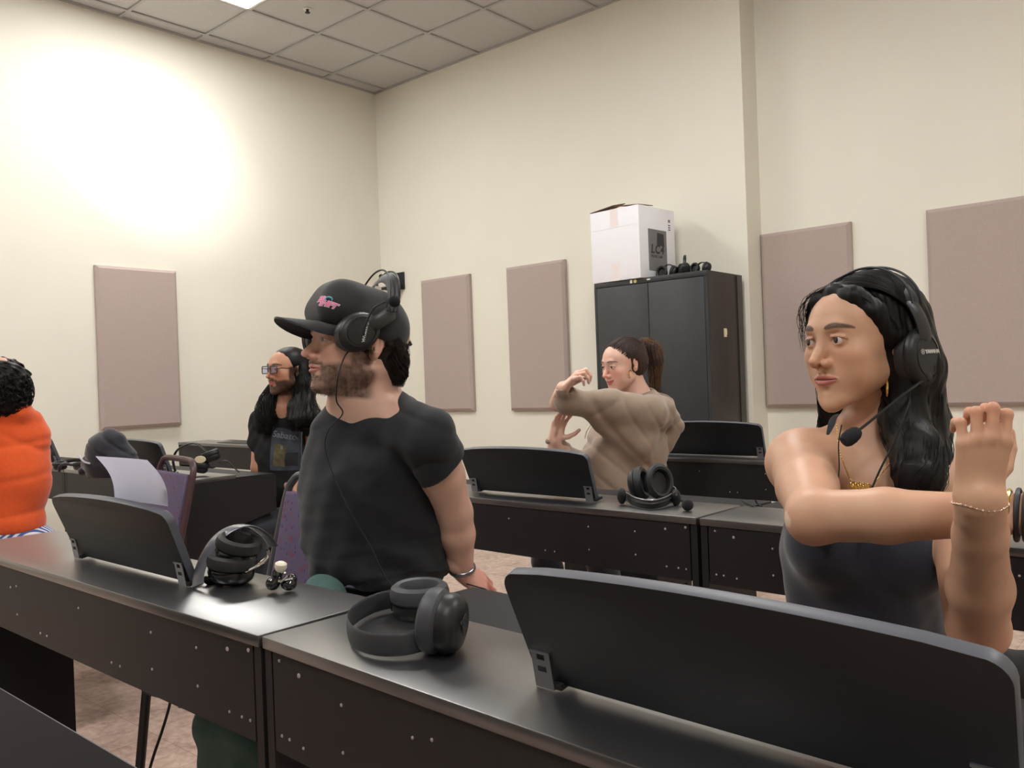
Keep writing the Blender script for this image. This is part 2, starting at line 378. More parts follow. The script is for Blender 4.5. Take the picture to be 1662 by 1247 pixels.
MB().lathe([(0, .047), (.022, .047), (.022, .053), (.015, .05), (0, .05)], 24, Mh).build('camera_lens', M['lens'], pc)
# ---------------------------------------------------------------- digital pianos seen from behind
HT = .82; DT = .235; DK = .43
def rounded_rest():
    w, h = .52, .157; out = [(-w/2+.008, 0), (w/2-.008, 0)]
    n = 6; r = .022
    for k in range(n+1):
        a = k/n*PI/2; out.append((w/2-r+r*math.cos(a), h-r-.012+r*math.sin(a)))
    for k in range(1, 12):
        x = (w/2-r)*(1-2*k/12); out.append((x, h-.012+.012*(1-(x/(w/2))**2)))
    for k in range(n+1):
        a = PI/2+k/n*PI/2; out.append((-w/2+r+r*math.cos(a), h-r-.012+r*math.sin(a)))
    return out
SCREWS = [(1.25, -.037), (1.31, -.028), (1.155, -.052), (1.155, -.114), (1.0, -.053), (1.0, -.117), (1.25, -.134), (1.285, -.134), (1.308, -.134),
          (.7, -.055), (.37, -.055), (.37, -.118), (.5, -.138), (.535, -.138), (.84, -.136), (.875, -.136), (.04, -.029), (.09, -.04), (.04, -.137), (.06, -.137), (.095, -.14), (.19, -.057), (.19, -.12), (.335, -.062)]
def piano(x0, x1, y, rz, label, closed=True, rest=True, screws=True, group='black digital pianos seen from behind', flat_rest=False):
    Lg = x1-x0
    o = empty('digital_piano', (x0, y, 0), rz, label=label, cat='digital piano', group=group)
    o['rest_dx'] = 0.0
    MB().box(0, Lg-.002, -.004, DT, HT-.018, HT, .002).build('top_board', M['lam'], o, ang=.5)
    MB().box(.022, Lg-.024, 0, .014, HT-.163, HT-.019).build('back_panel', M['lam_side'], o, sm=False)
    for xa in (0.0, Lg-.02):
        MB().prism([(0, 0), (.25, 0), (.25, .6), (DK, .64), (DK, HT-.045), (DT+.03, HT-.02), (DT, HT-.019), (0, HT-.019)], 0, xa, xa+.018).build('side_panel', M['lam_side'], o, sm=False)
    MB().box(.019, Lg-.021, .05, DK-.005, .655, .70).build('key_bed', M['lam_side'], o, sm=False)
    if closed:
        MB().prism([(DT+.002, .70), (DK+.004, .70), (DK+.004, HT-.028), (DK-.006, HT-.014), (DT+.002, HT-.012)], 0, .001, Lg-.003).build('key_cover', M['lam_slab'], o, sm=False)
    else:
        k = MB(); n = 52; w = (Lg-.06)/n
        for i in range(n): k.box(.03+i*w+.0004, .03+(i+1)*w-.0004, DT+.02, DK-.01, .70, .722)
        k.build('white_keys', M['keyw'], o, sm=False)
        k = MB()
        for i in range(n-1):
            if (i+5) % 7 in (0, 1, 3, 4, 5): k.box(.03+(i+1)*w-.006, .03+(i+1)*w+.006, DT+.02, DK-.06, .722, .734)
        k.build('black_keys', M['gloss'], o, sm=False)
    if screws:
        for i, (sx, sz) in enumerate(SCREWS):
            x = sx*Lg/1.345
            r = .0036 if i in (0, 1, 17) else .003
            s0 = MB().lathe([(r, 0), (r*.9, .0012), (r*.5, .002), (0, .0022)], 10, Matrix.Translation((x, 0, HT+sz)) @ Matrix.Rotation(PI/2, 4, 'X')).build('screw', M['screw'], o) if i == 0 or r > .0033 else None
            if s0 is None:
                s0 = SC_S[0].copy(); COL.objects.link(s0); s0.parent = o; s0.location = (x, 0, HT+sz)
    cxr = Lg/2+(.03 if Lg < 1.36 else 0)
    if rest:
        lean = math.atan2(.055, .145)
        MR = Matrix.Translation((cxr, .115, HT+.012)) @ Matrix.Rotation(-lean if False else lean, 4, 'X')
        MR = Matrix.Translation((cxr, .115, HT+.012)) @ Matrix.Rotation(lean, 4, 'X')
        if flat_rest: MR = Matrix.Translation((cxr, .2, HT+.004)) @ Matrix.Rotation(PI/2, 4, 'X')
        r_ = MB().prism([(u, v) for u, v in rounded_rest()], 1, -.016, 0, .0015, MR).build('music_rest', [M['rest'], M['rest_edge']], o, ang=.5)
        for p_ in r_.data.polygons:
            nn = MR.to_3x3().inverted() @ p_.normal
            if abs(nn.y) < .7 and nn.z > -.5: p_.material_index = 1
        if not flat_rest:
            for sx in (-.235, .235):
                b = MB(); X = cxr+sx; Mb = Matrix.Translation((X, .094, HT)) @ Matrix.Rotation(.18, 4, 'X')
                b.box(-.014, .014, -.0015, 0, .001, .036, 0, Mb).box(-.014, -.006, -.0015, 0, .036, .044, 0, Mb).box(.006, .014, -.0015, 0, .036, .044, 0, Mb)
                b.box(-.015, .015, -.003, .002, .044, .047, 0, Mb)
                b.build('rest_bracket', M['metal'], o, sm=False, label='zinc hinge bracket')
                MB().box(-.006, .006, -.0022, 0, .022, .028, 0, Mb).box(.012, .024, 0, .03, .002, .009, 0, Mb).build('bracket_catch', M['rubber'], o, sm=False)
    return o
s1 = MB().lathe([(.0025, 0), (.0023, .0010), (.0013, .0017), (0, .0019)], 10, Matrix.Rotation(PI/2, 4, 'X'))
me_ = bpy.data.meshes.new('screw'); s1.bm.to_mesh(me_); s1.bm.free(); smooth(me_, .6); me_.materials.append(M['screw'])
SC_S = [bpy.data.objects.new('screw', me_)]
pA1 = piano(3.785, 5.125, -4.650, 0.0, 'black digital piano in the front row with a sheet of paper on its rest', closed=False)
pA2 = piano(5.13, 6.475, -4.648, -.045, 'nearest black digital piano at lower right, in front of the headset woman')
pB1 = piano(3.835, 5.178, -3.405, -.022, 'black digital piano in the middle row in front of the beige-hoodie woman')
pB2 = piano(5.186, 6.53, -3.435, -.03, 'black digital piano of the middle row behind the headset woman\'s arms', rest=False)
pL1 = piano(1.72, 2.925, -3.600, .0, 'black digital piano at left with the dark bag and headphones on top', screws=False)
pL0 = piano(.50, 1.715, -3.600, .0, 'black digital piano at far left with a corner of its rest showing', screws=False)
pC1 = piano(3.75, 5.09, -2.068, -.012, 'black digital piano at the back beneath the steel cabinet\'s right half')
pC0 = piano(.28, 1.62, -2.245, -.02, 'distant black digital piano at left with its music rest folded flat', flat_rest=True, screws=False)
# nearest, bottom-left: a piano standing back to the front row
pZ = empty('digital_piano', (5.66, -4.972, 0), PI, label='dark piano top cutting the bottom-left corner of the photo', cat='digital piano', group='black digital pianos seen from behind')
LZ = 1.345
MZ = mat('dark_brown_top', srgb(27, 23, 23), .8, spec=.12, noise=(20, .08))
MB().box(0, LZ, -.004, DT, HT-.018, HT, .002).build('top_board', [MZ], pZ, ang=.5)
MB().box(.0, LZ, -.0052, -.004, HT-.017, HT-.001).build('edge_strip', M['rest_edge'], pZ, sm=False)
MB().box(.02, LZ-.02, 0, .014, HT-.163, HT-.019).build('back_panel', M['lam_side'], pZ, sm=False)
for xa in (0, LZ-.018): MB().box(xa, xa+.018, 0, .25, 0, HT-.019).build('side_panel', M['lam_side'], pZ, sm=False)
MB().box(.018, LZ-.018, DT, DK-.1, .655, .79).build('key_cover', M['lam_slab'], pZ, sm=False)
def small(o, **kw): return tag(o, **kw)
# ---------------------------------------------------------------- banquet chairs
mp_ = bpy.data.materials.new('purple_patterned_fabric'); mp_.use_nodes = True; nt = mp_.node_tree; N = nt.nodes; L = nt.links; bs = N['Principled BSDF']
bs.inputs['Roughness'].default_value = .95; tc = N.new('ShaderNodeTexCoord')
def vor(scale, thr0, thr1, ca, prev, sx=1.0, rot=0.0):
    mp = N.new('ShaderNodeMapping'); mp.inputs['Scale'].default_value = (sx, 1, 1); mp.inputs['Rotation'].default_value = (0, rot, 0)
    L.new(tc.outputs['Object'], mp.inputs['Vector'])
    v = N.new('ShaderNodeTexVoronoi'); v.inputs['Scale'].default_value = scale; L.new(mp.outputs['Vector'], v.inputs['Vector'])
    mr = N.new('ShaderNodeMapRange'); mr.inputs['From Min'].default_value = thr0; mr.inputs['From Max'].default_value = thr1; mr.inputs['To Min'].default_value = 1; mr.inputs['To Max'].default_value = 0
    L.new(v.outputs['Distance'], mr.inputs['Value'])
    mx = N.new('ShaderNodeMix'); mx.data_type = 'RGBA'; L.new(mr.outputs['Result'], mx.inputs[0]); mx.inputs[7].default_value = ca
    if prev is None: mx.inputs[6].default_value = srgb(92, 82, 106)
    else: L.new(prev, mx.inputs[6])
    return mx.outputs[2]
c_ = vor(34, .25, .42, srgb(102, 74, 98), None)
c_ = vor(30, .2, .3, srgb(78, 80, 114), c_, 1.6, .6)
c_ = vor(26, .14, .2, srgb(106, 66, 86), c_, .7, -.5)
c_ = vor(44, .16, .2, srgb(54, 52, 82), c_, 1.8, .5)
L.new(c_, bs.inputs['Base Color'])
def chair(loc, rz, label, fr):
    o = empty('banquet_chair', loc, rz, label=label, cat='chair', group='purple patterned banquet chairs')
    # local: seat faces -y, back at +y
    w = .215; s = MB()
    pts = [(-w, .20, .44), (-w+.004, .25, .60), (-w+.022, .312, .84), (-w+.04, .327, .895), (-w+.08, .331, .915), (0, .332, .918), (w-.08, .331, .915), (w-.04, .327, .895), (w-.022, .312, .84), (w-.004, .25, .60), (w, .20, .44)]
    s.tube(spline(pts, 5), .0125, 10, flat=(1.0, 1.0, (0, 1, 0))); s.build('back_frame', fr, o)
    b = MB(); MBk = Matrix.Translation((0, .225, .50)) @ Matrix.Rotation(-.25, 4, 'X')
    b.prism([(-.197, 0), (.197, 0), (.183, .375), (-.183, .375)], 1, -.022, .022, .014, MBk, 3); b.build('backrest', mp_, o)
    MB().box(-.22, .22, -.22, .22, .42, .475, .022, None, 3).build('seat', mp_, o)
    MB().box(-.2, .2, -.2, .2, .405, .42).build('seat_frame', fr, o, sm=False)
    for sx, sy in ((-1, -1), (1, -1), (-1, 1), (1, 1)):
        MB().tube([(sx*.20, sy*.185, .41), (sx*.212, sy*.235, .0)], .0125, 10).build('leg', M['legblk'], o)
    return o
# ---------------------------------------------------------------- sculpting kit: signed distances -> one continuous surface
V = lambda *a: np.array(a, np.float32)
class Sculpt:
    def __init__(s): s.ops = []; s.R = np.eye(3); s.t = np.zeros(3); s.s = np.ones(3)
    def frame(s, R=None, t=None, sc=1.0):
        s.R = np.eye(3) if R is None else np.array(R, float); s.t = np.zeros(3) if t is None else np.array(t, float); s.s = np.ones(3)*sc; return s
    def w(s, p): return s.R @ (np.array(p, float)*s.s)+s.t
    def _push(s, mode, k, lo, hi, fn):
        cs = np.array([[(lo, hi)[i][0], (lo, hi)[j][1], (lo, hi)[l][2]] for i in (0, 1) for j in (0, 1) for l in (0, 1)])
        wc = np.array([s.w(c) for c in cs]); km = float(s.s.mean()); m = k*km+.004
        s.ops.append((mode, k*km, wc.min(0)-m, wc.max(0)+m, s.R.copy(), s.t.copy(), s.s, fn)); return s
    def cone(s, a, b, ra, rb=None, k=.01, mode='u', flat=None):
        a = np.array(a, float); b = np.array(b, float); rb = ra if rb is None else rb; r = max(ra, rb)*1.1
        ab = b-a; L2 = max(float(ab@ab), 1e-12)
        if flat is not None: fn_ = np.array(flat[0], float); fn_ = fn_/np.linalg.norm(fn_); q = 1/flat[1]-1; r = r*max(1, flat[1])
        def fn(x, y, z):
            x = x-a[0]; y = y-a[1]; z = z-a[2]
            t = np.clip((x*ab[0]+y*ab[1]+z*ab[2])/L2, 0, 1); x = x-t*ab[0]; y = y-t*ab[1]; z = z-t*ab[2]
            if flat is not None:
                c = (x*fn_[0]+y*fn_[1]+z*fn_[2])*q; x = x+c*fn_[0]; y = y+c*fn_[1]; z = z+c*fn_[2]
            return np.sqrt(x*x+y*y+z*z)-(ra+(rb-ra)*t)
        return s._push(mode, k, np.minimum(a, b)-r, np.maximum(a, b)+r, fn)
    def chain(s, pts, rs, k=.01, mode='u', flat=None):
        for i in range(len(pts)-1): s.cone(pts[i], pts[i+1], rs[i], rs[i+1], k, mode, flat)
        return s
    def ell(s, c, r, k=.01, mode='u', R=None):
        c = np.array(c, float); r = np.array(r if hasattr(r, '__len__') else (r, r, r), float)
        Q = None if R is None else np.array(R, float)
        m = r if Q is None else np.array([r.max()]*3)
        def fn(x, y, z):
            x = x-c[0]; y = y-c[1]; z = z-c[2]
            if Q is not None: x, y, z = (x*Q[0, 0]+y*Q[1, 0]+z*Q[2, 0], x*Q[0, 1]+y*Q[1, 1]+z*Q[2, 1], x*Q[0, 2]+y*Q[1, 2]+z*Q[2, 2])
            k0 = np.sqrt((x/r[0])**2+(y/r[1])**2+(z/r[2])**2); k1 = np.sqrt((x/r[0]**2)**2+(y/r[1]**2)**2+(z/r[2]**2)**2)
            return np.where(k1 > 1e-6, k0*(k0-1)/np.maximum(k1, 1e-6), -r.min())
        return s._push(mode, k, c-m, c+m, fn)
    def plane(s, p, n, k=.004, lo=(-9, -9, -9), hi=(9, 9, 9)):
        """keeps the side the normal does not point to"""
        p = np.array(p, float); n = np.array(n, float); n = n/np.linalg.norm(n)
        return s._push('c', k, np.array(lo, float), np.array(hi, float), lambda x, y, z: (x-p[0])*n[0]+(y-p[1])*n[1]+(z-p[2])*n[2])
    def disp(s, fn, lo=(-9, -9, -9), hi=(9, 9, 9)): return s._push('d', 0, np.array(lo, float), np.array(hi, float), fn)
    def field(s, xs, ys, zs):
        F = np.full((len(xs), len(ys), len(zs)), .5, np.float32)
        for mode, k, lo, hi, R, t, sc, fn in s.ops:
            i0, i1 = np.searchsorted(xs, [lo[0], hi[0]]); j0, j1 = np.searchsorted(ys, [lo[1], hi[1]]); k0, k1 = np.searchsorted(zs, [lo[2], hi[2]])
            if i1 <= i0 or j1 <= j0 or k1 <= k0: continue
            X = xs[i0:i1, None, None]-t[0]; Y = ys[None, j0:j1, None]-t[1]; Z = zs[None, None, k0:k1]-t[2]
            if not np.allclose(R, np.eye(3)):
                X, Y, Z = (X*R[0, 0]+Y*R[1, 0]+Z*R[2, 0], X*R[0, 1]+Y*R[1, 1]+Z*R[2, 1], X*R[0, 2]+Y*R[1, 2]+Z*R[2, 2])
            d = fn(X/sc[0], Y/sc[1], Z/sc[2]); d = (d*float(sc.mean()) if mode != 'd' else d).astype(np.float32)
            A = F[i0:i1, j0:j1, k0:k1]
            if mode == 'u':
                if k > 0:
                    h = np.clip(.5+.5*(A-d)/k, 0, 1); A[...] = A+(d-A)*h-k*h*(1-h)
                else: A[...] = np.minimum(A, d)
            elif mode in ('s', 'c'):
                d2 = -d if mode == 's' else d
                if k > 0:
                    h = np.clip(.5-.5*(A-d2)/k, 0, 1); A[...] = A+(d2-A)*h+k*h*(1-h)
                else: A[...] = np.maximum(A, d2)
            elif mode == 'd': A += d
        return F
def nets(F, xs, ys, zs):
    S = F < 0; c = np.zeros(tuple(n-1 for n in F.shape), np.uint8)
    sl = (slice(0, -1), slice(1, None))
    for i in (0, 1):
        for j in (0, 1):
            for k in (0, 1): c += S[sl[i], sl[j], sl[k]]
    I, J, K = np.nonzero((c > 0) & (c < 8)); n = len(I)
    if n == 0: return np.zeros((0, 3)), np.zeros((0, 4), int)
    idx = np.full(c.shape, -1, np.int32); idx[I, J, K] = np.arange(n)
    cor = [(i, j, k) for i in (0, 1) for j in (0, 1) for k in (0, 1)]
    val = [F[I+a, J+b, K+d] for a, b, d in cor]; acc = np.zeros((n, 3)); cnt = np.zeros(n)
    for p in range(8):
        for q in range(p+1, 8):
            a, b = cor[p], cor[q]
            if sum(abs(a[m]-b[m]) for m in range(3)) != 1: continue
            f0, f1 = val[p], val[q]; mk = (f0 < 0) != (f1 < 0); t = np.where(mk, f0/np.where(mk, f0-f1, 1), 0)
            pa = np.stack([xs[I+a[0]], ys[J+a[1]], zs[K+a[2]]], 1); pb = np.stack([xs[I+b[0]], ys[J+b[1]], zs[K+b[2]]], 1)
            acc += np.where(mk[:, None], pa+(pb-pa)*t[:, None], 0); cnt += mk
    vs = acc/cnt[:, None]; fs = []
    for ax in range(3):
        o = [(0, 1, 2), (1, 2, 0), (2, 0, 1)][ax]
        a = [slice(None)]*3; b = [slice(None)]*3; a[ax] = slice(0, -1); b[ax] = slice(1, None)
        D = S[tuple(a)] != S[tuple(b)]; D = D.copy()
        e = [slice(None)]*3
        for m in (o[1], o[2]):
            e = [slice(None)]*3; e[m] = 0; D[tuple(e)] = False; e[m] = -1; D[tuple(e)] = False
        G = np.array(np.nonzero(D)).T
        if len(G) == 0: continue
        def cell(d1, d2):
            g = G.copy(); g[:, o[1]] -= d1; g[:, o[2]] -= d2; return idx[g[:, 0], g[:, 1], g[:, 2]]
        q = np.stack([cell(0, 0), cell(1, 0), cell(1, 1), cell(0, 1)], 1)
        fl = S[G[:, 0], G[:, 1], G[:, 2]]; q = np.where(fl[:, None], q, q[:, ::-1]); fs.append(q)
    fs = np.concatenate(fs); fs = fs[(fs >= 0).all(1)]
    return vs, fs
def mesh_np(name, vs, fs, col=None, smooth_it=1):
    vs = np.asarray(vs, np.float64); fs = np.asarray(fs, np.int64)
    for _ in range(smooth_it):
        a = np.zeros_like(vs); n = np.zeros(len(vs))
        for i in range(4):
            for j in ((i+1) % 4, (i+3) % 4):
                np.add.at(a, fs[:, i], vs[fs[:, j]]); np.add.at(n, fs[:, i], 1)
        m = n > 0; vs[m] = vs[m]*.5+.5*a[m]/n[m, None]
    me = bpy.data.meshes.new(name); me.vertices.add(len(vs)); me.vertices.foreach_set('co', vs.astype(np.float32).ravel())
    me.loops.add(fs.size); me.loops.foreach_set('vertex_index', fs.ravel().astype(np.int32))
    me.polygons.add(len(fs)); me.polygons.foreach_set('loop_start', np.arange(0, fs.size, fs.shape[1], dtype=np.int32))
    me.polygons.foreach_set('loop_total', np.full(len(fs), fs.shape[1], np.int32)); me.polygons.foreach_set('use_smooth', np.ones(len(fs), bool))
    me.update(calc_edges=True); me.validate()
    if col is not None and len(me.vertices) == len(vs):
        at = me.color_attributes.new('tint', 'FLOAT_COLOR', 'POINT'); c = np.ones((len(vs), 4), np.float32); c[:, :3] = col(vs); at.data.foreach_set('color', c.ravel())
    return me
def carve(S, name, blocks, mat_, parent=None, col=None, **kw):
    """blocks: [(lo, hi, h)], finest first; coarser ones leave out what a finer one already covers"""
    VS = []; FS = []; n = 0; done = []
    for lo, hi, h in blocks:
        ax = [np.arange(lo[i], hi[i]+h, h) for i in range(3)]
        ax64 = [a.astype(np.float64) for a in ax]
        F = S.field(*[a.astype(np.float32) for a in ax]); v, f = nets(F, *ax64)
        if len(f) and done:
            for dlo, dhi in done:
                m = h*1.2
                ins = ((v > np.array(dlo)+m) & (v < np.array(dhi)-m)).all(1); f = f[~ins[f].all(1)]
        done.append((lo, hi)); VS.append(v); FS.append(f+n); n += len(v)
    v = np.concatenate(VS); f = np.concatenate(FS); u = np.unique(f); mp = np.full(len(v), -1); mp[u] = np.arange(len(u)); v = v[u]; f = mp[f]
    c = v.mean(0) if parent is None else None
    me = mesh_np(name, v, f, col)
    return link(name, me, mat_, parent, **kw)
def bb(pts, pad):
    p = np.array(pts); return (p.min(0)-pad, p.max(0)+pad)
def strands(name, paths, r, mat_, parent, taper=.25, nside=4, **kw):
    """many hair strands; paths (n, m, 3)"""
    Pp = np.asarray(paths, float); n, m, _ = Pp.shape; T_ = np.gradient(Pp, axis=1); T_ /= np.linalg.norm(T_, axis=2, keepdims=True)+1e-9
    ref = np.array([.31, .42, .85]); U = np.cross(T_, ref); U /= np.linalg.norm(U, axis=2, keepdims=True)+1e-9; W = np.cross(T_, U)
    rr = np.asarray(r)*np.ones((n, 1)); prof = np.interp(np.linspace(0, 1, m), [0, .08, .7, 1], [.2, 1, 1, taper]); R_ = (rr*prof[None, :])[..., None]
    ring = [Pp+R_*(U*math.cos(2*PI*k/nside)+W*math.sin(2*PI*k/nside)) for k in range(nside)]
    vs = np.stack(ring, 2).reshape(-1, 3); b = (np.arange(n)[:, None]*m+np.arange(m-1)[None, :]).ravel()*nside
    fs = np.concatenate([np.stack([b+k, b+(k+1) % nside, b+nside+(k+1) % nside, b+nside+k], 1) for k in range(nside)])
    return link(name, mesh_np(name, vs, fs, None, 0), mat_, parent, **kw)
def clump(guide, rad, n, m=22, seed=0, wav=.003, flat=None, spread=1.0):
    """strand paths around a guide line whose bundle radius changes along it"""
    rng = np.random.RandomState(seed); g = np.array(spline(guide, 8)); L_ = np.linspace(0, len(g)-1, m)
    G = np.stack([np.interp(L_, np.arange(len(g)), g[:, i]) for i in range(3)], 1); Rr = np.interp(np.linspace(0, 1, m), np.linspace(0, 1, len(rad)), rad)
    T_ = np.gradient(G, axis=0); T_ /= np.linalg.norm(T_, axis=1, keepdims=True)+1e-9
    U = np.cross(T_, [.2, .1, 1.0] if flat is None else flat); U /= np.linalg.norm(U, axis=1, keepdims=True)+1e-9; W = np.cross(T_, U); out = []
    a = rng.rand(n)*2*PI; q = np.sqrt(rng.uniform(.45, 1, n))*spread
    for i in range(n):
        ph = rng.rand(2)*6.28; s = np.linspace(0, 1, m); aa = a[i]+.5*np.sin(s*3+ph[0])*rng.uniform(-1, 1)
        w1 = wav*np.sin(s*rng.uniform(6, 14)+ph[0]); w2 = wav*np.sin(s*rng.uniform(6, 14)+ph[1])
        out.append(G+U*(Rr*q[i]*np.cos(aa)+w1)[:, None]+W*(Rr*q[i]*np.sin(aa)+w2)[:, None])
    return np.array(out)
def headframe(px, py, Z, yaw, pitch=0, roll=0, sc=1.0):
    """rotation (columns: person's right, forward, up), origin between the ears"""
    r, u, b = CR, CU, -CF; th, p, ro = [math.radians(v) for v in (yaw, pitch, roll)]
    r2 = r*math.cos(ro)+u*math.sin(ro); u2 = -r*math.sin(ro)+u*math.cos(ro)
    Y = -math.sin(th)*r2+math.cos(th)*b; X = np.cross(Y, u2); Y2 = Y*math.cos(p)+u2*math.sin(p); Z2 = -Y*math.sin(p)+u2*math.cos(p)
    return np.stack([X, Y2, Z2], 1), P(px, py, Z), sc
def head(S, fr, fem=False, top=0.0, smile=0.0, open_=1.0, neck=None, jaw=1.0, nose=1.0, ears=True, brow=1.0, full=1.0):
    R, t, sc = fr; S.frame(R, t, sc); f = fem
    S.ell((0, -.014, .046+top*.5), (.0745, .094, .083+top*.5), .02)                                   # skull
    S.ell((0, .022, .030+top*.4), (.066, .066, .072+top*.4), .03)                                     # forehead and temples
    S.ell((0, .034, -.028), (.058*full, .052, .066), .03)                                # mid face
    for x in (-1, 1):
        S.cone((x*.050*jaw, .004, -.056), (x*.018, .070, -.096), .018 if not f else .016, .013, .03)   # jaw
        S.ell((x*.042, .056, -.020), (.024*full, .024, .020), .02)                               # cheekbone
        S.ell((x*.040, .046, -.050), (.023*full, .028, .026), .022)                               # cheek
    S.ell((0, .078, -.104), (.019 if not f else .016, .014, .014), .014)                 # chin
    S.ell((0, .066, -.060), (.032, .026, .034), .02)                                     # muzzle
    S.cone((-.030, .083, .027), (.030, .083, .027), .0085*brow, None, .018)              # brow
    for x in (-1, 1): S.ell((x*.032, .101, .006), (.0185, .0165, .0125), .013, 's')       # eye sockets
    S.cone((0, .083, .022), (0, .101*1.0, -.018), .0065, .0075, .010)                    # nose bridge
    S.cone((0, .099, -.014), (0, .108+.003*nose, -.028), .0072, .0088*nose, .008)        # tip
    for x in (-1, 1):
        S.ell((x*.0125*nose, .0955, -.0325), (.0078, .0105, .0075), .006)
        S.ell((x*.0062, .104, -.0405), (.0034, .0055, .0034), .0025, 's')
        S.ell((x*.0315, .0765, .0065), (.0142, .0142, .0138), .004)                      # lid mass over the eyeball
        e_ = open_
        S.ell((x*.0315, .0905, .0062), (.0132, .0065, .0042*e_), .0018, 's')             # opening
        S.cone((x*.022, .0905, .0125+.0004*e_), (x*.044, .083, .0105), .0022, .0018, .003)   # upper fold
    S.cone((0, .0985, -.047), (0, .0935, -.040), .004, None, .006)
    sm = smile
    for x in (-1, 1):                                                                    # lips
        c = (x*(.0235+.004*sm), .0845-.002*sm, -.0605+.006*sm)
        S.cone((x*.004, .0955, -.0550), c, .0050, .0026, .004); S.cone((x*.003, .0935, -.0672), c, .0064, .0028, .004)
        S.cone((0, .0995, -.0607), (x*(.0255+.004*sm), .0870, -.0605+.0065*sm), .0011, .0009, .0015, 's')
    S.ell((0, .0985, -.0775), (.016, .006, .005), .008, 's')                             # under the lip
    if ears:
        for x in (-1, 1):
            Q = np.array(Euler((.2, 0, x*-.45)).to_matrix())
            S.ell((x*.0755, -.010, .004), (.0065, .0165, .028), .006, R=Q); S.ell((x*.0735, -.004, -.020), (.006, .010, .012), .006)
            S.ell((x*.081, -.0075, .006), (.004, .0095, .018), .003, 's', R=Q); S.ell((x*.078, .0015, -.006), (.0045, .005, .007), .002, 's')
    S.frame()
EYES = {'white': mat('eye_white', srgb(206, 198, 194), .15, spec=.5), 'iris': mat('brown_iris', srgb(46, 26, 18), .08, spec=.7), 'pupil': mat('pupil', srgb(5, 5, 6), .05)}
def eyes(fr, parent, look=(0, 0, 0), r=.0122):
    R, t, sc = fr
    for x in (-1, 1):
        c = np.array([x*.0315, .0775, .0065]); q = Vector((look[0], 1, look[1])).normalized().to_track_quat('Z', 'Y').to_matrix().to_4x4()
        M4 = frame(t+R @ (c*sc), *(R.T*np.reshape(sc, (-1, 1)))) @ q
        ey = MB().lathe([(0, -r)]+[(r*math.sin(a), -r*math.cos(a)) for a in np.linspace(.15, 2.64, 18)]+[(.0052, r*.905), (.0, r*.90)], 28, M4).build('eyeball', EYES['white'], parent)
        MB().lathe([(.0062, r*.865), (.0052, r*.93), (.0028, r*.965), (0, r*.968)], 24, M4).build('iris', EYES['iris'], ey)
        MB().lathe([(.0026, r*.95), (.0026, r*.972), (0, r*.976)], 16, M4).build('pupil', EYES['pupil'], ey)
def groove(t, w=.28): return np.exp(-(np.sin(t)/w)**2)
def hand(S, w, y, z, side, sc=1.0, curl=((.2, .3, .2),)*4, spread=.06, thumb=(.75, .62, -.25), tb=.35, k=.006):
    """w wrist, y towards the fingers, z out of the back of the hand, side: +1 thumb towards y x z"""
    y = np.array(y, float); y /= np.linalg.norm(y); z = np.array(z, float); z -= y*(z@y); z /= np.linalg.norm(z); x = np.cross(y, z)*side
    S.frame(np.stack([x, y, z], 1), w, sc)
    base = [(.028, .084, .001), (.0095, .088, .003), (-.0095, .084, .002), (-.027, .076, -.001)]; ln = [(.041, .025, .021), (.045, .028, .022), (.042, .026, .022), (.033, .020, .019)]
    rr = [.0089, .0091, .0086, .0076]
    S.cone((0, -.03, 0), (0, .006, 0), .0225, .0215, .01, flat=((0, 0, 1), .72))
    for i in range(4):
        bx, by, bz = base[i]; S.cone((bx*.55, .006, -.001), (bx, by, bz), .0155, .0108, .012, flat=((0, 0, 1), .82))
    S.ell((.018, .034, -.009), (.015, .028, .012), .012); S.ell((-.018, .03, -.008), (.011, .028, .011), .01)
    tips = []
    for i in range(4):
        p = np.array(base[i]); a = 0; sp = (1.5-i)*spread; r = rr[i]
        for j in range(3):
            a += curl[i][j]; d = np.array([math.sin(sp)*math.cos(min(a, 1.5)), math.cos(a)*math.cos(sp), -math.sin(a)]); q = p+d*ln[i][j]; r2 = r*(.93 if j < 2 else .86)
            S.cone(p, q, r, r2, .0045 if j else k); 
            if j < 2: S.ell(q, r2*1.06, .002)
            p = q; r = r2
        tips.append(S.w(p))
    p = np.array([.017, .018, -.008]); d = np.array(thumb, float); d /= np.linalg.norm(d); r = .0135
    for j, (l, r2) in enumerate(((.040, .0108), (.031, .0096), (.024, .0082))):
        q = p+d*l; S.cone(p, q, r, r2, .008 if j == 0 else .003); p = q; r = r2; d = d+np.array([-tb*.6, tb, -.1*tb]); d /= np.linalg.norm(d)
    S.frame(); return tips
def skinmat(name, col, rough=.45): return mat(name, (.8, .6, .5, 1), rough, spec=.4, sss=.12, vcol='tint', bump=(900, .12, .0006))
def lin(r, g, b): return np.array(srgb(r, g, b)[:3])
def mixc(c, k, a): return c*(1-a[:, None])+k[None]*a[:, None]
def sst(e0, e1, x): t = np.clip((x-e0)/(e1-e0), 0, 1); return t*t*(3-2*t)
def hsh(v, s): return (np.sin(v[:, 0]*s*1.3+np.sin(v[:, 1]*s*1.7)*2)+np.sin(v[:, 1]*s+v[:, 2]*s*.8+1.3)+np.sin(v[:, 2]*s*1.5+np.sin(v[:, 0]*s)*1.5))/3
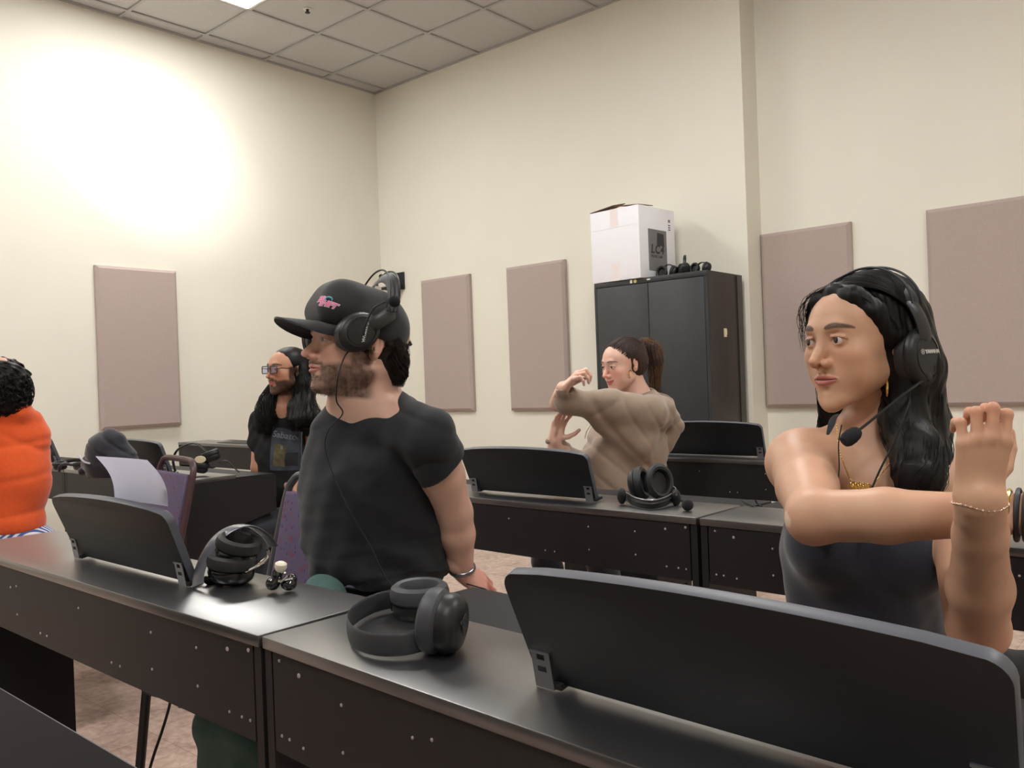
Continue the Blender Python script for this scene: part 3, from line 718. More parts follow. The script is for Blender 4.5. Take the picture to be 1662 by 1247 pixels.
def facecol(fr, base, lip, beard=0.0, browc=(30, 22, 20), blush=.3, beardc=(40, 30, 26), browt=1.0, smile=0.0, extra=None, fem=False):
    R, t, sc = fr; base = lin(*base); lip = lin(*lip); bc = lin(*browc); bd = lin(*beardc)
    def fn(v):
        q = ((v-t) @ R)/sc; x, y, z = np.abs(q[:, 0]), q[:, 1], q[:, 2]; c = np.repeat(base[None], len(v), 0); hd = np.linalg.norm(q, axis=1) < .16
        front = sst(.02, .06, y)*hd
        red = base*np.array([1.12, .78, .74])
        c = mixc(c, red, blush*front*np.exp(-(((x-.042)/.022)**2+((z+.025)/.022)**2)))
        c = mixc(c, red, 1.1*blush*front*np.exp(-((x/.014)**2+((z+.03)/.014)**2)))
        c = mixc(c, red, .7*blush*hd*sst(.066, .078, x)*sst(-.04, -.0, y+.02))
        c = c*(1+.035*hsh(v, 90))[:, None]
        lz = -.0607+smile*.0068*(x/.027)**2                                              # lips
        up = (z-lz); wl = np.clip(1-(x/(.0258+.004*smile))**2, 0, 1)
        m = np.where(up > 0, 1-sst(.0072*wl**.5*(1-.18*np.exp(-(x/.004)**2)), .0072*wl**.5+.0016, up), 1-sst(.0092*wl**.6, .0092*wl**.6+.0018, -up))*(x < .0265+.004*smile)*(y > .07)*hd
        c = mixc(c, lip, m*.85); c = mixc(c, lip*.35, np.exp(-((up)/.0011)**2)*(x < .026+.004*smile)*(y > .075)*hd*.8)
        bx = (x-.033)/.021; bz = .0275+.0035*(1-bx**2)-.003*np.clip(bx, 0, 2)            # brows
        th = (.0042*browt)*np.clip(1-np.abs(bx)**2.5, 0, 1)**.6*(1-.35*bx)
        m = (1-sst(th*.6, th+.0018, np.abs(z-bz)))*(np.abs(bx) < 1.02)*(y > .05)*hd*(.93+.07*hsh(v, 900))
        c = mixc(c, bc, np.clip(m, 0, 1)*.9)
        # lash line
        ex = (x-.0315)/.0135; lzz = .0062+.0046*np.sqrt(np.clip(1-ex**2, 0, 1)); m = np.exp(-((z-lzz)/.0011)**2)*(np.abs(ex) < 1.12)*(y > .074)*hd; c = mixc(c, bc*.6, np.clip(m, 0, 1)*(.9 if fem else .7))
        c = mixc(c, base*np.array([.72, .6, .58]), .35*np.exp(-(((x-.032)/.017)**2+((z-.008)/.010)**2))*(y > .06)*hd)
        if beard > 0:
            jl = np.maximum(sst(-.036, -.058, z+.10*np.clip(.055-y, 0, .1)+.22*np.clip(y-.062, 0, 1)*(x > .012)), 0)      # jaw and chin
            sb = sst(.052, .060, x)*sst(.025, .01, z)*sst(-.012, .008, y)*sst(.048, .03, y)
            mu = np.exp(-(((z+.0490)/.0052)**2))*(x < .031)*(y > .07)
            ch = sst(-.073, -.080, z)*(x < .05)
            so = np.exp(-(((z+.076)/.004)**2+(x/.008)**2))*(y > .07)
            nolip = 1-np.clip(m*0+(np.abs(z+.061) < .0085)*(x < .027)*(y > .07), 0, 1)
            m = np.clip(np.maximum.reduce([jl*sst(.02, .036, x+.5*np.clip(-z-.07, 0, .1)*1.2), sb, mu*.85, ch, so]), 0, 1)*nolip*hd*sst(-.030, -.004, y)*sst(-.128, -.112, z)
            cor_ = np.exp(-((x-.0295)/.0048)**2)*sst(-.046, -.052, z)*sst(-.092, -.078, z)*(y > .06)*hd
            m = np.clip(np.maximum(m, cor_*.8)*1.45, 0, 1)*(.90+.10*hsh(v, 1500))*(.93+.07*hsh(v, 260)); c = mixc(c, bd, np.clip(m*beard, 0, .97))
        if extra: c = extra(v, q, c)
        return np.clip(c, 0, 1)
    return fn
# ---------------------------------------------------------------- headsets worn on heads (head frame: x right, y forward, z up)
def ovalcup(mb, c, n, up, prof, ax=1.0, ay=1.25, seg=36):
    """lathe profile around direction n at c; up gives the long axis"""
    n = Vector(n).normalized(); up = Vector(up); up = (up-n*up.dot(n)).normalized(); x = up.cross(n)
    return mb.lathe(prof, seg, frame(c, x, up, n), ax, ay)
def worn_headset(name, fr, label, side=-1, boom=None, boom_up=False, bandz=.150, cupc=(.089, -.005, -.006), logo=True, cable=None, extra=None, group=None, bandy=-.02, arm_dir=None, logo_rot=0.0, wires=True, cup_ax=.92, cup_ay=1.16, far_drop=0.0):
    R, t, sc = fr; sc = float(np.mean(sc)); o = bpy.data.objects.new(name, None); COL.objects.link(o); o.empty_display_size = .05
    o.matrix_world = frame(t, *(R.T*sc)); tag(o, label, 'headset', group)
    by = bandy
    for s in (-1, 1):
        c = np.array([s*cupc[0], cupc[1], cupc[2]-(far_drop if s != side else 0)]); up = Vector((0, by-cupc[1], .13)).normalized() if arm_dir is None else Vector(arm_dir).normalized()
        n = Vector((s, -.05, .04))
        sh = ovalcup(MB(), c, n, up, [(0, .0), (.041, .0), (.0435, .004), (.043, .011), (.038, .0175), (.032, .020), (.0315, .0185), (.0285, .0188), (.0275, .0205), (.0, .0222)], cup_ax, cup_ay).build('ear_cup', M['gloss'] if 0 else M['black'], o)
        ovalcup(MB(), c, n, up, [(.022, -.004), (.026, -.019), (.034, -.0215), (.0405, -.018), (.0425, -.008), (.041, .001), (0, .001)], cup_ax, cup_ay).build('ear_pad', M['leather'], sh)
        # arm: broad slab from the cup to the band end
        nn = n.normalized(); cv = Vector(c); pts = []
        for a, off in ((.020, .014), (.036, .0165), (.055, .013), (.078, .004), (.098, -.009)):
            pts.append(cv+up*a+nn*off)
        MB().tube(spline(pts, 4), [.0155]*16+[.0135], 14, flat=(.30, 1.0, tuple(nn))).build('slider_arm', M['black'], o)
        MB().sphere(cv+up*.05+nn*.0185+up.cross(nn)*.009, .0016, 8).sphere(cv+up*.05+nn*.0185-up.cross(nn)*.009, .0016, 8).build('rivets', M['screw'], o, label='two small rivets') if False else None
        if s == side:
            if logo:
                xax = Vector((0, -1, 0)) if s > 0 else Vector((0, 1, 0)); xax = (xax-nn*xax.dot(nn)).normalized()
                xr = up.cross(nn).normalized(); 
                rot = Matrix.Rotation(logo_rot, 3, nn); xr = rot @ xr; yr = nn.cross(xr)
                p0 = cv+nn*.0224-xr*.0125+up*.006
                text('YAMAHA', .0088, frame(p0+xr*.003, xr, yr, nn), M['logo'], sh, bold=.0003, space=.95)
                q0 = p0-xr*.003+yr*.003
                e = MB().tube([q0+(xr*math.cos(a)+yr*math.sin(a))*.0042 for a in np.linspace(0, 2*PI, 25)[:-1]], .0003, 5, closed=True)
                for k in range(3):
                    a = k*PI/3+PI/2; e.tube([q0-(xr*math.cos(a)+yr*math.sin(a))*.0033, q0+(xr*math.cos(a)+yr*math.sin(a))*.0033], .0003, 5)
                e.build('emblem', M['logo'], sh, label='round tuning-fork emblem')
    # band: padded strap and two thin wires above
    def arc(zt, y0, k, xw):
        ud = Vector((0, by-cupc[1], .13)).normalized() if arm_dir is None else Vector(arm_dir).normalized()
        ye, ze = cupc[1]+ud.y*.088, cupc[2]+ud.z*.088
        return [(xw*math.sin(a), by+(ye-by)*(1-math.cos(a))+y0, zt+(ze-zt)*(1-math.cos(a))) for a in np.linspace(-1.52, 1.52, 41)]
    MB().tube([(p[0], p[1]-.0, p[2]) for p in arc(bandz, .0, 0, cupc[0]-.004)], .015, 12, flat=(.16, 1.0, (0, 0, 1))).build('headband', M['leather'], o)
    if wires:
        for dy in (-.011, .011):
            MB().tube([(p[0], p[1]+dy, p[2]) for p in arc(bandz+.016, 0, 0, cupc[0]+.006)], .0022, 8).build('band_wire', M['satin'], o)
    if boom is not None:
        b = MB().tube(spline(boom, 8), .0024, 8); bo = b.build('boom_arm', M['black'], o)
        e = Vector(boom[-1]); d = (Vector(boom[-1])-Vector(boom[-2])).normalized()
        q = d.to_track_quat('Z', 'Y').to_matrix().to_4x4()
        MB().lathe([(0, -.010), (.0075, -.010), (.011, -.004), (.0125, .006), (.012, .016), (.009, .022), (0, .024)], 22, Matrix.Translation(e) @ q).build('foam_windscreen', M['foam'], bo)
        p0 = Vector(boom[0]); MB().sphere(p0, (.006, .009, .009), 14).build('boom_pivot', M['black'], bo)
    if cable is not None:
        # cable is given in room coordinates
        inv = o.matrix_world.inverted() if False else frame(t, *(R.T*sc)).inverted()
        MB().tube([inv @ Vector(p) for p in spline(cable, 8)], .0016/sc, 7).build('cable', M['rubber'], o)
    return o
# ---------------------------------------------------------------- the woman at right, arms crossed in a stretch
def body_root(name, loc, label): return empty(name, loc, label=label, cat='person')
def worldparent(o):  # children are modelled in room coordinates
    return o
def axes_r(): return CR, CU, -CF
def put(root, *objs):
    for o in objs: o.parent = root; o.matrix_parent_inverse = Matrix.Translation(root.location).inverted()
def child(o, root):
    o.parent = root; o.matrix_parent_inverse = root_inv(root); return o
def root_inv(root):
    # the roots here are only translated, so this is exact
    return Matrix.Translation(-Vector(root.location))
frW = headframe(1396, 556, 1.43, 65, -1, 3.2, .955)
rt, uu, bk_ = CR, CU, -CF
def person_woman():
    root = empty('person', P(1440, 1000, 1.42)*[1, 1, 0], label='long-haired person in a navy tank top crossing bare arms in a stretch at right', cat='person')
    S = Sculpt(); head(S, frW, fem=True, open_=1.5, nose=1.0, full=1.0, jaw=.93, brow=.8, top=-.018)
    R, t, sc = frW; hw = lambda x, y, z: t+R @ (np.array([x, y, z])*sc)
    nb = P(1424, 738, 1.47)
    S.cone(hw(0, -.032, -.045), nb, .047, .050, .012)
    S.cone(hw(0, -.04, -.06), P(1440, 790, 1.49), .040, .06, .015)
    SL = P(1550, 800, 1.385); SR = P(1300, 752, 1.45); ER = P(1322, 838, 1.205); WRr = P(1655, 836, 1.06)
    EL = P(1590, 1018, 1.135); WL = P(1591, 812, .985)
    # trunk
    flatd = (np.array(bk_), .70)
    S.chain([P(1420, 800, 1.47), P(1408, 900, 1.46), P(1412, 1010, 1.455), P(1430, 1110, 1.45)], [.128, .130, .115, .135], .05, flat=flatd)
    S.cone(nb, SR, .045, .044, .05); S.cone(nb, SL, .045, .042, .05)
    S.cone(P(1400, 790, 1.44), SR, .06, .05, .04); S.cone(P(1430, 800, 1.42), SL, .06, .045, .04)
    S.ell(P(1345, 885, 1.375), (.062, .062, .062), .04); S.ell(P(1470, 895, 1.345), (.062, .062, .062), .04)
    S.cone(P(1425, 758, 1.415), P(1330, 742, 1.40), .010, .010, .02); S.cone(P(1440, 760, 1.41), P(1520, 775, 1.36), .010, .010, .02)   # collar bones
    # her right arm across
    S.ell(SR, .052, .02); S.chain([SR, (SR*.5+ER*.5), ER], [.051, .046, .036], .012)
    mr = ER*.62+WRr*.38; S.chain([ER, mr, WRr], [.0365, .0365, .024], .012)
    S.ell(ER+uu*-.006-rt*.004, .030, .02)
    # her left arm hooked over it
    S.ell(SL, .046, .02); S.chain([SL, EL+rt*.014+CF*.03], [.043, .036], .012); S.cone(SL, EL+CF*.01, .043, .037, .012)
    ml = EL*.66+WL*.34
    S.chain([EL, ml, EL*.25+WL*.75, WL], [.035, .0375, .0285, .0245], .014, flat=None)
    S.cone(EL*.2+WL*.8, WL, .027, .029, .01, flat=(np.array(bk_), .72))
    S.ell(EL-uu*.008, .030, .02)
    hz = np.array(bk_)*.96+np.array(rt)*-.16+uu*.10
    hy = np.array(uu)+rt*.03+bk_*.14
    hand(S, WL+uu*.004-rt*.003, hy, hz, 1, .79, curl=((.30, 1.45, .75), (.26, 1.5, .75), (.30, 1.45, .75), (.36, 1.35, .7)), spread=.05, thumb=(.72, .62, -.55), tb=.5)
    # right hand past the hooked arm
    hand(S, WRr, rt*1.0+uu*.10+CF*.2, bk_*.8+uu*.5, 1, .88, curl=((.3, .5, .3),)*4)
    # hips
    S.cone(P(1400, 1150, 1.45), P(1520, 1150, 1.44), .11, .11, .05)
    S.ell(P(1555, 1085, 1.36), (.03, .05, .03), .02)
    bl = [bb([hw(0, .0, 0)], .0)]
    c = hw(0, .01, .0)
    face = (c-np.array([.115]*3), c+np.array([.115, .115, .105]), .0014)
    hb = bb([P(1530, 640, .95), P(1670, 830, 1.02), P(1600, 700, 1.1)], .012)
    pts = [SR, SL, ER, WRr+rt*.18, EL, P(1280, 1190, 1.45), P(1560, 1190, 1.45), hw(0, 0, .14), P(1420, 800, 1.62), WL+uu*.2]
    lo, hi = bb(pts, .09)
    base = (200, 157, 130)
    def extra(v, q, c):
        # elbows, knuckles and finger ends are a little redder; a small pale sticking plaster on the arm
        red = lin(200, 124, 98)
        for p, r_ in ((ER-uu*.03, .035), (EL-uu*.03, .04)):
            c = mixc(c, red, .5*np.exp(-(np.linalg.norm(v-p, axis=1)/r_)**2))
        k = WL+uu*.105; c = mixc(c, red, .35*np.exp(-(np.linalg.norm((v-k)*[1, 1, 1.6], axis=1)/.05)**2))
        p = P(1283, 842, 1.175); d = v-p; a = d @ CR; b = d @ CU
        c = mixc(c, lin(232, 208, 190), (((a-b*-.25)/.0042)**2+(b/.017)**2 < 1)*(np.linalg.norm(d, axis=1) < .035)*.9)
        return c
    col = facecol(frW, base, (172, 92, 90), browc=(34, 22, 18), blush=.22, browt=1.15, extra=extra, fem=True)
    o = carve(S, 'body', [face, (hb[0], hb[1], .0019), (lo, hi, .0042)], skinmat('skin_tan', 0), None, col); child(o, root)
    eyes(frW, o, look=(-.28, .02), r=.0124) if False else None
    e0 = len(COL.objects); 
    tmp = bpy.data.objects.new('tmp', None)
    eyes(frW, o, look=(.22, .02))
    # tank top
    S2 = Sculpt(); 
    S2.chain([P(1420, 800, 1.47), P(1408, 900, 1.46), P(1412, 1010, 1.455), P(1430, 1120, 1.45)], [.133, .136, .121, .141], .05, flat=flatd)
    S2.ell(P(1345, 885, 1.375), .068, .045); S2.ell(P(1470, 895, 1.345), .068, .045)
    S2.cone(P(1410, 850, 1.42), P(1420, 980, 1.40), .09, .08, .05)
    S2.plane(P(1400, 842, 1.36), uu*1.0+rt*.16, .004)
    S2.plane(P(1400, 1128, 1.36), -uu, .004)
    def rip(x, y, z):
        a = (x*CR[0]+y*CR[1]); return .0012*np.sin(a*120+z*40+2*np.sin(z*30))*np.clip((1.18-z)*2, 0, 1)
    S2.disp(rip)
    lo2, hi2 = bb([P(1262, 820, 1.3), P(1560, 820, 1.3), P(1400, 1140, 1.62)], .07)
    top = carve(S2, 'tank_top', [(lo2, hi2, .0045)], mat('navy_knit', srgb(32, 36, 50), .85, sheen=.3, noise=(200, .12), bump=(420, .35, .001)), None); child(top, root)
    for pts_ in ([P(1322, 822, 1.36), P(1334, 760, 1.385), P(1346, 712, 1.42), P(1356, 680, 1.47), P(1385, 676, 1.54)], [P(1500, 822, 1.30), P(1512, 785, 1.335), P(1502, 742, 1.42), P(1480, 712, 1.50)]):
        s_ = MB().tube(spline(pts_, 8), .0075, 10, flat=(.3, 1.0, tuple(bk_))).build('shoulder_strap', bpy.data.materials['navy_knit'], None); s_.parent = top
    # trousers
    S3 = Sculpt(); HL = P(1545, 1165, 1.40); HR = P(1390, 1175, 1.46); KL = P(1660, 1230, 1.13)*[1, 1, 1]; 
    KL = HL-np.array([-.06, .40, .03]); KR = HR-np.array([.02, .40, .05]); AL = np.array([KL[0], KL[1]+.06, .09]); AR = np.array([KR[0], KR[1]+.05, .09])
    KL = HL+np.array([.13, -.30, -.03]); AL = np.array([KL[0]+.02, KL[1]+.12, .09]); KR = HR+np.array([-.02, -.24, -.06]); AR = np.array([KR[0], KR[1]+.1, .09])
    S3.cone(HR, HL, .115, .115, .05); S3.chain([HL, KL, AL], [.095, .062, .048], .03); S3.chain([HR, KR, AR], [.092, .06, .048], .03)
    S3.chain([P(1570, 1120, 1.33), P(1640, 1110, 1.30), P(1700, 1120, 1.28)], [.035, .045, .05], .03)
    S3.disp(lambda x, y, z: .004*np.sin(z*95+x*30+3*np.sin(x*18+y*11))+.0025*np.sin(x*140+y*60+z*30))
    lo3, hi3 = bb([HR, HL, KL, KR, AL, AR, P(1700, 1120, 1.3)], .14)
    child(carve(S3, 'trousers', [(lo3, hi3, .008)], mat('black_denim', srgb(38, 38, 41), .9, noise=(60, .2), bump=(300, .3, .001), sheen=.2), None), root)
    for A in (AL, AR):
        S4 = Sculpt(); S4.cone(A+np.array([0, .03, -.045]), A+np.array([0, -.13, -.055]), .04, .032, .02, flat=((0, 0, 1), .8)); S4.cone(A, A+np.array([0, .0, -.04]), .045, .04, .02)
        S4.plane((0, 0, .006), (0, 0, -1), .003)
        l_, h_ = bb([A, A+np.array([0, -.15, -.06])], .06); child(carve(S4, 'shoe', [(l_, h_, .006)], M['black'], None), root)
    # hair
    hm = mat('black_hair', srgb(12, 10, 11), .42, spec=.22, noise=(300, .3), bump=(900, .4, .001), stretch=(1, 1, .12))
    H = Sculpt(); H.frame(R, t, sc)
    H.ell((0, -.024, .040), (.085, .100, .084), .02); H.ell((0, -.045, .0), (.082, .080, .090), .03)
    for x in (-1, 1): H.chain([(x*.010, .048, .094), (x*.040, .050, .080), (x*.066, .034, .048), (x*.078, .010, .010)], [.009, .010, .011, .012], .02)
    H.ell((0, .128, .008), (.074, .092, .082), .010, 's'); H.ell((0, .115, -.075), (.085, .10, .09), .01, 's')
    for x in (-1, 1): H.ell((x*.050, .075, -.01), (.036, .052, .060), .012, 's')
    H.cone((.004, .055, .103), (.004, -.06, .135), .0022, None, .006, 's')
    H.frame()
    back = [hw(.0, -.06, .03), hw(0, -.075, -.04), P(1490, 690, 1.53), P(1500, 780, 1.53), P(1500, 850, 1.53)]
    lock = [hw(-.070, -.035, .0), hw(-.070, -.035, -.06), P(1466, 682, 1.38), P(1487, 730, 1.345), P(1492, 775, 1.315), P(1480, 815, 1.30)]
    lock2 = [hw(-.06, -.06, .01), hw(-.07, -.06, -.05), P(1500, 690, 1.42), P(1508, 740, 1.39), P(1508, 800, 1.355)]
    far = [hw(.075, .0, .02), hw(.078, -.005, -.04), P(1352, 660, 1.52), P(1348, 700, 1.54), P(1352, 760, 1.55)]
    H.chain(back, [.068, .066, .050, .045, .035], .03); H.chain(lock, [.03, .034, .034, .036, .034, .016], .02); H.chain(lock2, [.03, .036, .034, .030, .02], .02)
    H.chain(far, [.02, .024, .022, .018, .01], .02)
    Hd = lambda x, y, z: .0005*np.sin((x*CR[0]+y*CR[1])*620+2*np.sin(z*9))+.0008*np.sin((x*CF[0]+y*CF[1])*300+(x*CR[0]+y*CR[1])*180+1.5*np.sin(z*8))
    H.disp(Hd)
    lo4, hi4 = bb([hw(-.1, -.13, .15), hw(.1, .1, .15), P(1300, 500, 1.42), P(1530, 870, 1.3), P(1530, 870, 1.6)], .04)
    c2 = hw(0, 0, .05)
    hair = carve(H, 'hair', [(c2-.12, c2+.13, .0023), (lo4, hi4, .0038)], hm, None); child(hair, root)
    rng = np.random.RandomState(3); paths = []
    # combed strands from the parting over the skull
    for i in range(1100):
        x = -1 if rng.rand() < .7 else 1; y0 = rng.uniform(-.09, .058); u = np.linspace(0, 1, 24); th = .05+u*rng.uniform(1.55, 1.95)
        Y = -.022+(y0+.022)*np.cos(th*.97)-.02*u**2
        k = np.sqrt(np.clip(1-((Y+.024)/.104)**2, .05, 1)); q = np.stack([x*.0875*np.sin(th)*k**.7+x*.003, Y, .040+.0865*np.cos(th)*k], 1)+rng.uniform(-.0010, .0008, 3)
        paths.append((R @ (q*sc).T).T+t)
    strands('hair_strands', paths, rng.uniform(.00035, .0007, (len(paths), 1)), hm, hair)
    pp = np.concatenate([clump(lock, [.03, .034, .036, .040, .040, .022], 420, 26, 1, .003), clump(lock2, [.03, .036, .036, .034, .026], 260, 26, 2, .003), clump(far, [.02, .026, .024, .022, .014], 160, 26, 3, .003)])
    strands('hair_strands', pp, .0006, hm, hair)
    fw_ = [clump([hw(.008, .052, .099), hw(.045, .054, .083), hw(.072, .038, .046), hw(.083, .016, .0), hw(.080, .01, -.05)], [.003, .006, .008, .009, .007], 160, 26, 5, .002),
           clump([hw(-.004, .052, .099), hw(-.042, .052, .082), hw(-.070, .033, .048), hw(-.082, .004, .01)], [.003, .006, .008, .010], 200, 22, 6, .002),
           clump([hw(.012, .054, .100), hw(.055, .062, .082), hw(.082, .052, .042), hw(.086, .045, -.01)], [.003, .006, .006, .006], 16, 26, 7, .003)]
    strands('hair_strands', np.concatenate([np.stack([np.stack([np.interp(np.linspace(0, 1, 22), np.linspace(0, 1, p.shape[0]), p[:, i]) for i in range(3)], 1) for p in f]) for f in fw_]), .0005, hm, hair)
    # jewellery
    gold = mat('gold', srgb(226, 190, 110), .25, metal=1.0)
    ce = P(1440, 630, 1.345); d1 = rt*.35+CF*.9; d1 /= np.linalg.norm(d1)
    hoop = MB().tube([ce+(d1*math.cos(a)*.0125+uu*math.sin(a)*.0135) for a in np.linspace(0, 2*PI, 29)[:-1]], .0011, 8, closed=True).build('hoop_earring', gold, None); child(hoop, root)
    nk = [P(1358, 690, 1.40), P(1362, 730, 1.375), P(1374, 765, 1.355), P(1384, 786, 1.348)]; nk2 = [P(1411, 796, 1.345), P(1430, 770, 1.345), P(1450, 745, 1.36), P(1462, 715, 1.39)]
    nc = MB()
    for seq in (nk, nk2):
        q = spline(seq, 9)
        for p in q[::1]: nc.sphere(p, .0013, 6)
        nc.tube(q, .0005, 5)
    nc_o = nc.build('necklace_chain', gold, None); child(nc_o, root)
    plate = MB()
    for i, (dx, dy) in enumerate(((-13, -3), (-9, 2), (-5, -2), (-1, 3), (3, 0), (7, 4), (11, 2), (14, 5))):
        plate.tube([P(1397+dx+4*math.cos(a), 789+dy*.6+4.5*math.sin(a), 1.338) for a in np.linspace(0, 2*PI, 13)[:-1]], .0013, 6, closed=True)
    plate.tube([P(1384, 790, 1.338), P(1397, 797, 1.337), P(1412, 797, 1.338)], .0012, 6)
    pl_o = plate.build('name_pendant', gold, None); child(pl_o, root)
    br = MB(); ctr = WL-uu*.004; rr_ = .0325
    for i in range(30):
        a = 2*PI*i/30; br.sphere(ctr+rt*math.cos(a)*.0305+bk_*math.sin(a)*.0235+uu*(.002*math.sin(a*3)-.004*math.sin(a)), .0017 if i % 2 else .0012, 6)
    br.tube([ctr+rt*math.cos(a)*.0305+bk_*math.sin(a)*.0235+uu*(.002*math.sin(a*3)-.004*math.sin(a)) for a in np.linspace(0, 2*PI, 41)[:-1]], .0004, 5, closed=True)
    child(br.build('beaded_bracelet', mat('rose_gold', srgb(224, 196, 176), .3, metal=.8), None), root)
    wc = WRr; wd = (WRr-ER)/np.linalg.norm(WRr-ER); wu = uu-wd*(uu @ wd); wu /= np.linalg.norm(wu); wv = np.cross(wd, wu)
    for off, r_, m_, nm in ((-.012, .0028, gold, 'gold_bracelet'), (-.002, .0034, M['leather'], 'black_bracelet'), (.007, .003, M['leather'], 'black_bracelet')):
        child(MB().tube([wc+wd*off+(wu*math.cos(a)*.031+wv*math.sin(a)*.028)+wd*.004*math.cos(a) for a in np.linspace(0, 2*PI, 33)[:-1]], r_, 8, closed=True).build(nm, m_, None), root)
    for px, py in ((1385, 785), (1378, 768)): pass
    # headset
    inv = lambda p: R.T @ ((np.array(p)-t))/float(np.mean(sc))
    worn_headset('headset', frW, 'black YAMAHA headset with a foam-tipped boom microphone, worn by the woman in navy', side=-1,
        boom=[tuple(inv(P(1505, 612, 1.345))), tuple(inv(P(1470, 638, 1.325))), tuple(inv(P(1430, 670, 1.315))), tuple(inv(P(1386, 705, 1.305)))], cable=[P(1478, 638, 1.35), P(1474, 660, 1.33), P(1452, 715, 1.325), P(1425, 770, 1.32), P(1408, 815, 1.31), P(1400, 870, 1.27)], bandz=.115, bandy=-.030, cupc=(.093, -.028, -.034), logo_rot=.0)
    cz_ = MB().tube(spline([P(1366, 690, 1.36), P(1361, 720, 1.35), P(1362, 760, 1.335), P(1358, 800, 1.32), P(1356, 860, 1.27)], 6), .0011, 6).build('headset_cord', M['rubber'], None, label='thin black cord')
    cz_.parent = root; cz_.matrix_parent_inverse = root_inv(root)
    return root
person_woman()
# ---------------------------------------------------------------- the man in the cap, arms stretched behind his back
frM = headframe(582, 566, 1.95, 57, 7, 1.5, np.array([1.05, 1.12, .95]))
def simple_legs(root, HL, HR, KL, KR, AL, AR, m_, shoe, h=.009, r=(.095, .066, .052), nm='trousers'):
    S3 = Sculpt(); S3.cone(HR, HL, .12, .12, .05); S3.chain([HL, KL, AL], r, .03); S3.chain([HR, KR, AR], r, .03)
    S3.disp(lambda x, y, z: .003*np.sin(z*80+x*30+3*np.sin(x*18+y*11)))
    lo, hi = bb([HR, HL, KL, KR, AL, AR], .15); child(carve(S3, nm, [(lo, hi, h)], m_, None), root)
    for A in (AL, AR):
        S4 = Sculpt(); d = np.array([0, -1., 0]); S4.cone(A+np.array([0, .03, -.045]), A+np.array([0, -.13, -.055]), .04, .032, .02, flat=((0, 0, 1), .8)); S4.cone(A, A+np.array([0, .0, -.04]), .045, .04, .02)
        S4.plane((0, 0, .006), (0, 0, -1), .003)
        l_, h_ = bb([A, A+np.array([0, -.15, -.06])], .06); child(carve(S4, 'shoe', [(l_, h_, .007)], shoe, None), root)
